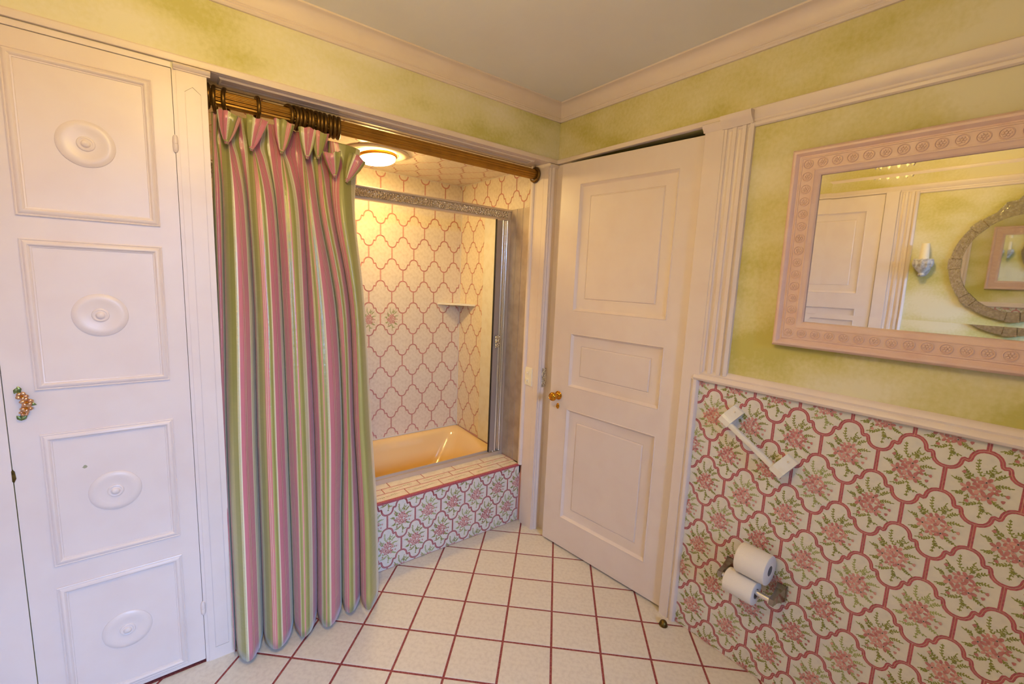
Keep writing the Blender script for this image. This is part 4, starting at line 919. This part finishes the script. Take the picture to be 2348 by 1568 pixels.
for y in (-1.145, -1.332):
    mb = MB()
    mb.poly([[(-y-.018, .366), (-y+.018, .366), (-y+.018, .428), (-y-.018, .428)]], wallB, .003, .010)
    top = [fn_ for fn_ in ((.008, .016, .428, .368), (.030, .012, .420, .372), (.060, .008, .414, .380), (.098, .008, .408, .384))]
    vs = []
    for d, w, z1, z0 in top: vs += [(-d, y-w, z0), (-d, y+w, z0), (-d, y+w, z1), (-d, y-w, z1)]
    fs5 = [(i*4+k, i*4+(k+1) % 4, i*4+4+(k+1) % 4, i*4+4+k) for i in range(3) for k in range(4)] + [(12, 13, 14, 15)]
    mb.add(vs, fs5); build('post', mb, M_CHROMED, tp)
mb = MB(); mb.tube([(-.086, -1.150, .396), (-.086, -1.327, .396)], .0095, 18); build('roller', mb, M_CHROME, tp, 50)
def roll(name, c, r, ln, lab):
    th = thing(name, (c[0], c[1], c[2]-r), lab, 'toilet roll', 'paper rolls at the chrome holder')
    T = locmat((c[0], c[1]-ln/2, c[2]), (0, 1, 0), (1, 0, 0)); ri = .019
    mb = MB(); mb.lathe([(ri, 0), (r-.004, 0), (r-.001, .002), (r, .005), (r, ln-.005), (r-.001, ln-.002), (r-.004, ln), (ri, ln)], 48, T, cap=False); build('paper', mb, M_PAPER, th, 35)
    mb = MB(); mb.lathe([(ri-.001, .001), (ri, .0), (ri, ln), (ri-.001, ln-.001), (ri-.001, .001)], 32, T, cap=False); build('core', mb, M_CARD, th, 35)
roll('toilet_roll', (-.080, -1.222, .386), .045, .108, 'lower toilet roll threaded on the chrome holder')
roll('toilet_roll', (-.0605, -1.250, .486), .0555, .108, 'upper toilet roll resting between the wall and the lower roll')
ds = thing('door_stop', (-.067, -.918, 0), 'small brass dome door stop on the floor by the casing', 'door stop')
mb = MB(); mb.lathe([(.017, 0), (.0175, .004), (.016, .012), (.012, .019), (.006, .023), (0, .024)], 24, Matrix.Translation((-.067, -.918, .0))); build('dome', mb, M_BRASS_OLD, ds, 50)
mb = MB(); mb.lathe([(.019, 0), (.019, .002), (.0175, .003)], 24, Matrix.Translation((-.067, -.918, 0)), cap=False); build('flange', mb, M_BRASS_OLD, ds, 40)

# ------------------------------------------------------------------ framed mirror (hangs tipped forward)
MY0, MW, MH = -1.200, 1.10, .660
fm = thing('framed_mirror', (-.006, MY0, 1.303), 'large pink framed mirror with a carved rosette border', 'mirror')
fm.rotation_euler = (0, math.radians(-1.7), 0)
loc = lambda a, b, d: (-d, -a, b)
def local(name, mb, mats, parent, smooth=None, fixn=True):
    o = bpy.data.objects.new(name, mb.mesh(name, mats, smooth, fixn)); COL.objects.link(o); o.parent = parent; return o
mb = MB(); frame_moulding(mb, 0, MW, 0, MH, [(0, 0), (0, .017), (.003, .025), (.009, .0295), (.015, .0290), (.020, .0245), (.024, .0195), (.027, .0190), (.030, .0215), (.033, .0215), (.034, .0195), (.067, .0195), (.068, .0215), (.071, .0215), (.074, .0190), (.082, .0180), (.086, .0150), (.089, .0130), (.091, .0070), (.091, .002)], loc)
frm = local('frame', mb, M_FRAME, fm, 35)
mb = MB(); w, bv = .089, .034
A0, A1, B0, B1 = w, MW-w, w, MH-w
ring0 = [loc(A0, B0, .0086), loc(A1, B0, .0086), loc(A1, B1, .0086), loc(A0, B1, .0086)]
ring1 = [loc(A0+bv, B0+bv, .0080), loc(A1-bv, B0+bv, .0080), loc(A1-bv, B1-bv, .0080), loc(A0+bv, B1-bv, .0080)]
mb.add(ring0 + ring1, [(4, 5, 6, 7), (0, 1, 5, 4), (1, 2, 6, 5), (2, 3, 7, 6), (3, 0, 4, 7)]); local('bevelled_glass', mb, M_MIRROR, fm)
mb = MB()
mb.lathe([(.0150, 0), (.0150, .0018), (.0132, .0026), (.0122, .0010), (.0118, 0)], 20, None, cap=False)
for k in range(6):
    a = k*PI/3; mb.lathe([(.0034, 0), (.0026, .0020), (0, .0026)], 7, Matrix.Translation((.0066*math.cos(a), .0066*math.sin(a), 0)))
mb.lathe([(.0032, 0), (.0024, .0024), (0, .0030)], 8)
RO2 = mb.mesh('rosette', M_FRAME, 50); RB = Matrix(((0, 0, -1, 0), (-1, 0, 0, 0), (0, 1, 0, 0), (0, 0, 0, 1)))
def ros_at(a, b):
    o = bpy.data.objects.new('rosette', RO2); COL.objects.link(o); o.parent = frm; o.matrix_local = Matrix.Translation(loc(a, b, .0195)) @ RB
na = 26; nb = 15
for k in range(na):
    a = .0505 + (MW-.101)*k/(na-1); ros_at(a, .0505); ros_at(a, MH-.0505)
for k in range(1, nb-1):
    b = .0505 + (MH-.101)*k/(nb-1); ros_at(.0505, b); ros_at(MW-.0505, b)

# ------------------------------------------------------------------ things seen in the framed mirror
sc_ = thing('wall_sconce', (WX, -1.130, 1.50), 'carved whitewashed candle sconce beside the oval mirror', 'sconce')
T = Matrix.Translation((WX+.07, -1.130, 0))
mb = MB(); mb.lathe([(0, 1.49), (.012, 1.492), (.020, 1.502), (.016, 1.515), (.022, 1.524), (.040, 1.545), (.052, 1.580), (.056, 1.612), (.052, 1.616), (.040, 1.606), (0, 1.600)], 24, T); bw_ = build('bowl', mb, M_SCONCE, sc_, 40)
for k in range(10):
    a = 2*PI*k/10; mb = MB(); mb.lathe([(0, -1), (.6, -.5), (1, 0), (.6, .6), (0, 1)], 8, T @ Matrix.Translation((.050*math.cos(a), .050*math.sin(a), 1.588)) @ Matrix.Rotation(a, 4, 'Z') @ Matrix.Diagonal((.010, .014, .034, 1))); build('acanthus_leaf', mb, M_SCONCE, bw_, 50)
mb = MB(); mb.lathe([(.030, 1.606), (.029, 1.615), (.025, 1.70), (.022, 1.725), (.020, 1.726)], 24, T, cap=False); build('candle_shade', mb, M_SHADE, sc_, 40)
mb = MB(); mb.poly([[(-1.130+.035*math.cos(t), 1.56+.07*math.sin(t)) for t in (2*PI*k/20 for k in range(20))]], oppW, 0, .012); mb.box(WX, WX+.06, -1.138, -1.122, 1.555, 1.57); build('back_plate', mb, M_SCONCE, sc_)
ov = thing('oval_mirror', (WX, -1.60, 1.20), 'oval mirror with an etched mirror border seen in the framed mirror', 'mirror')
OC, OW, OH, OB = (-1.605, 1.580), .345, .375, .058
def ovp(w_, t): return (OC[0] + (OW-w_)*math.cos(t), OC[1] + (OH-w_)*math.sin(t))
mb = MB(); mb.poly([[ovp(OB, 2*PI*k/72) for k in range(72)]], oppW, .004, .014); build('glass', mb, M_MIRROR, ov)
mb = MB(); mb.poly([[ovp(.004, 2*PI*k/72) for k in range(72)]], oppW, 0, .008); build('backing', mb, M_BRASS_OLD, ov)
for k in range(8):
    t0, t1 = 2*PI*k/8 + .105, 2*PI*(k+1)/8 - .105
    for (u0, u1, ex) in ((t0, t1, 0), (t1+.008, t1+.202, .006)):
        mb = MB(); N = 12
        lo = [ovp(-ex, u0+(u1-u0)*i/N) for i in range(N+1)] + [ovp(OB+ex*.4, u1-(u1-u0)*i/N) for i in range(N+1)]
        mb.poly([lo], oppW, .008, .020 if ex == 0 else .026)
        build('border_piece', mb, M_MIRRORA, ov)
mb = MB(); mb.poly([[(OC[0]+x, OC[1]+OH+z) for x, z in ((-.16, -.045), (.16, -.045), (.12, .02), (.07, .03), (.04, .075), (0, .09), (-.04, .075), (-.07, .03), (-.12, .02))]], oppW, .010, .026); build('crest', mb, M_MIRRORA, ov)
# crystal chandelier in the middle of the room
chx, chy = -1.62, -1.12
DROPZ = .06
ch = thing('chandelier', (chx, chy, ZC), 'small lit crystal chandelier in the middle of the ceiling', 'chandelier')
T = Matrix.Translation((chx, chy, 0))
mb = MB(); mb.lathe([(0, ZC-.001), (.055, ZC-.001), (.055, ZC-.010), (.02, ZC-.03), (.007, ZC-.04), (.004, (2.37-DROPZ)), (.004, (2.30-DROPZ)), (.006, (2.28-DROPZ)), (.004, (2.22-DROPZ)), (0, (2.21-DROPZ))], 24, T); build('stem', mb, M_BRASS, ch, 40)
for r, z in ((.15, (2.255-DROPZ)), (.085, (2.20-DROPZ))):
    mb = MB(); mb.tube([(chx+r*math.cos(2*PI*k/40), chy+r*math.sin(2*PI*k/40), z) for k in range(40)], .005, 8, closed=True); build('ring', mb, M_BRASS, ch, 50)
mb = MB(); mb.lathe([(0, -.02), (.006, -.012), (.008, 0), (.003, .012), (0, .014)], 6); DROP = mb.mesh('crystal_drop', M_CRYSTAL)
for r, z, n in ((.15, (2.232-DROPZ), 20), (.15, (2.196-DROPZ), 20), (.085, (2.178-DROPZ), 12), (.085, (2.142-DROPZ), 12)):
    for k in range(n):
        a = 2*PI*k/n; o = bpy.data.objects.new('crystal_drop', DROP); COL.objects.link(o); o.parent = ch; o.location = Vector((chx+r*math.cos(a), chy+r*math.sin(a), z)) - Vector(ch.location)
for k in range(6):
    a = 2*PI*k/6+.3; p = (chx+.115*math.cos(a), chy+.115*math.sin(a), 0)
    mb = MB(); mb.tube([(chx+.02*math.cos(a), chy+.02*math.sin(a), (2.25-DROPZ)), (chx+.07*math.cos(a), chy+.07*math.sin(a), (2.225-DROPZ)), (p[0], p[1], (2.25-DROPZ))], .004, 8); build('arm', mb, M_BRASS, ch, 50)
    mb = MB(); mb.lathe([(.008, (2.25-DROPZ)), (.008, (2.272-DROPZ)), (0, (2.273-DROPZ))], 12, Matrix.Translation((p[0], p[1], 0))); build('candle', mb, M_SHADE, ch, 40)
    mb = MB(); mb.lathe([(.004, (2.273-DROPZ)), (.010, (2.285-DROPZ)), (.009, (2.297-DROPZ)), (0, (2.315-DROPZ))], 12, Matrix.Translation((p[0], p[1], 0))); build('bulb', mb, M_BULB, ch, 60)
cl_ = bpy.data.lights.new('chandelier_glow', 'POINT'); cl_.energy = 33.5; cl_.color = (1.0, .70, .22); cl_.shadow_soft_size = .09
co = bpy.data.objects.new('chandelier_glow', cl_); COL.objects.link(co); co.parent = ch; co.location = Vector((chx, chy, 2.270-DROPZ)) - Vector(ch.location)
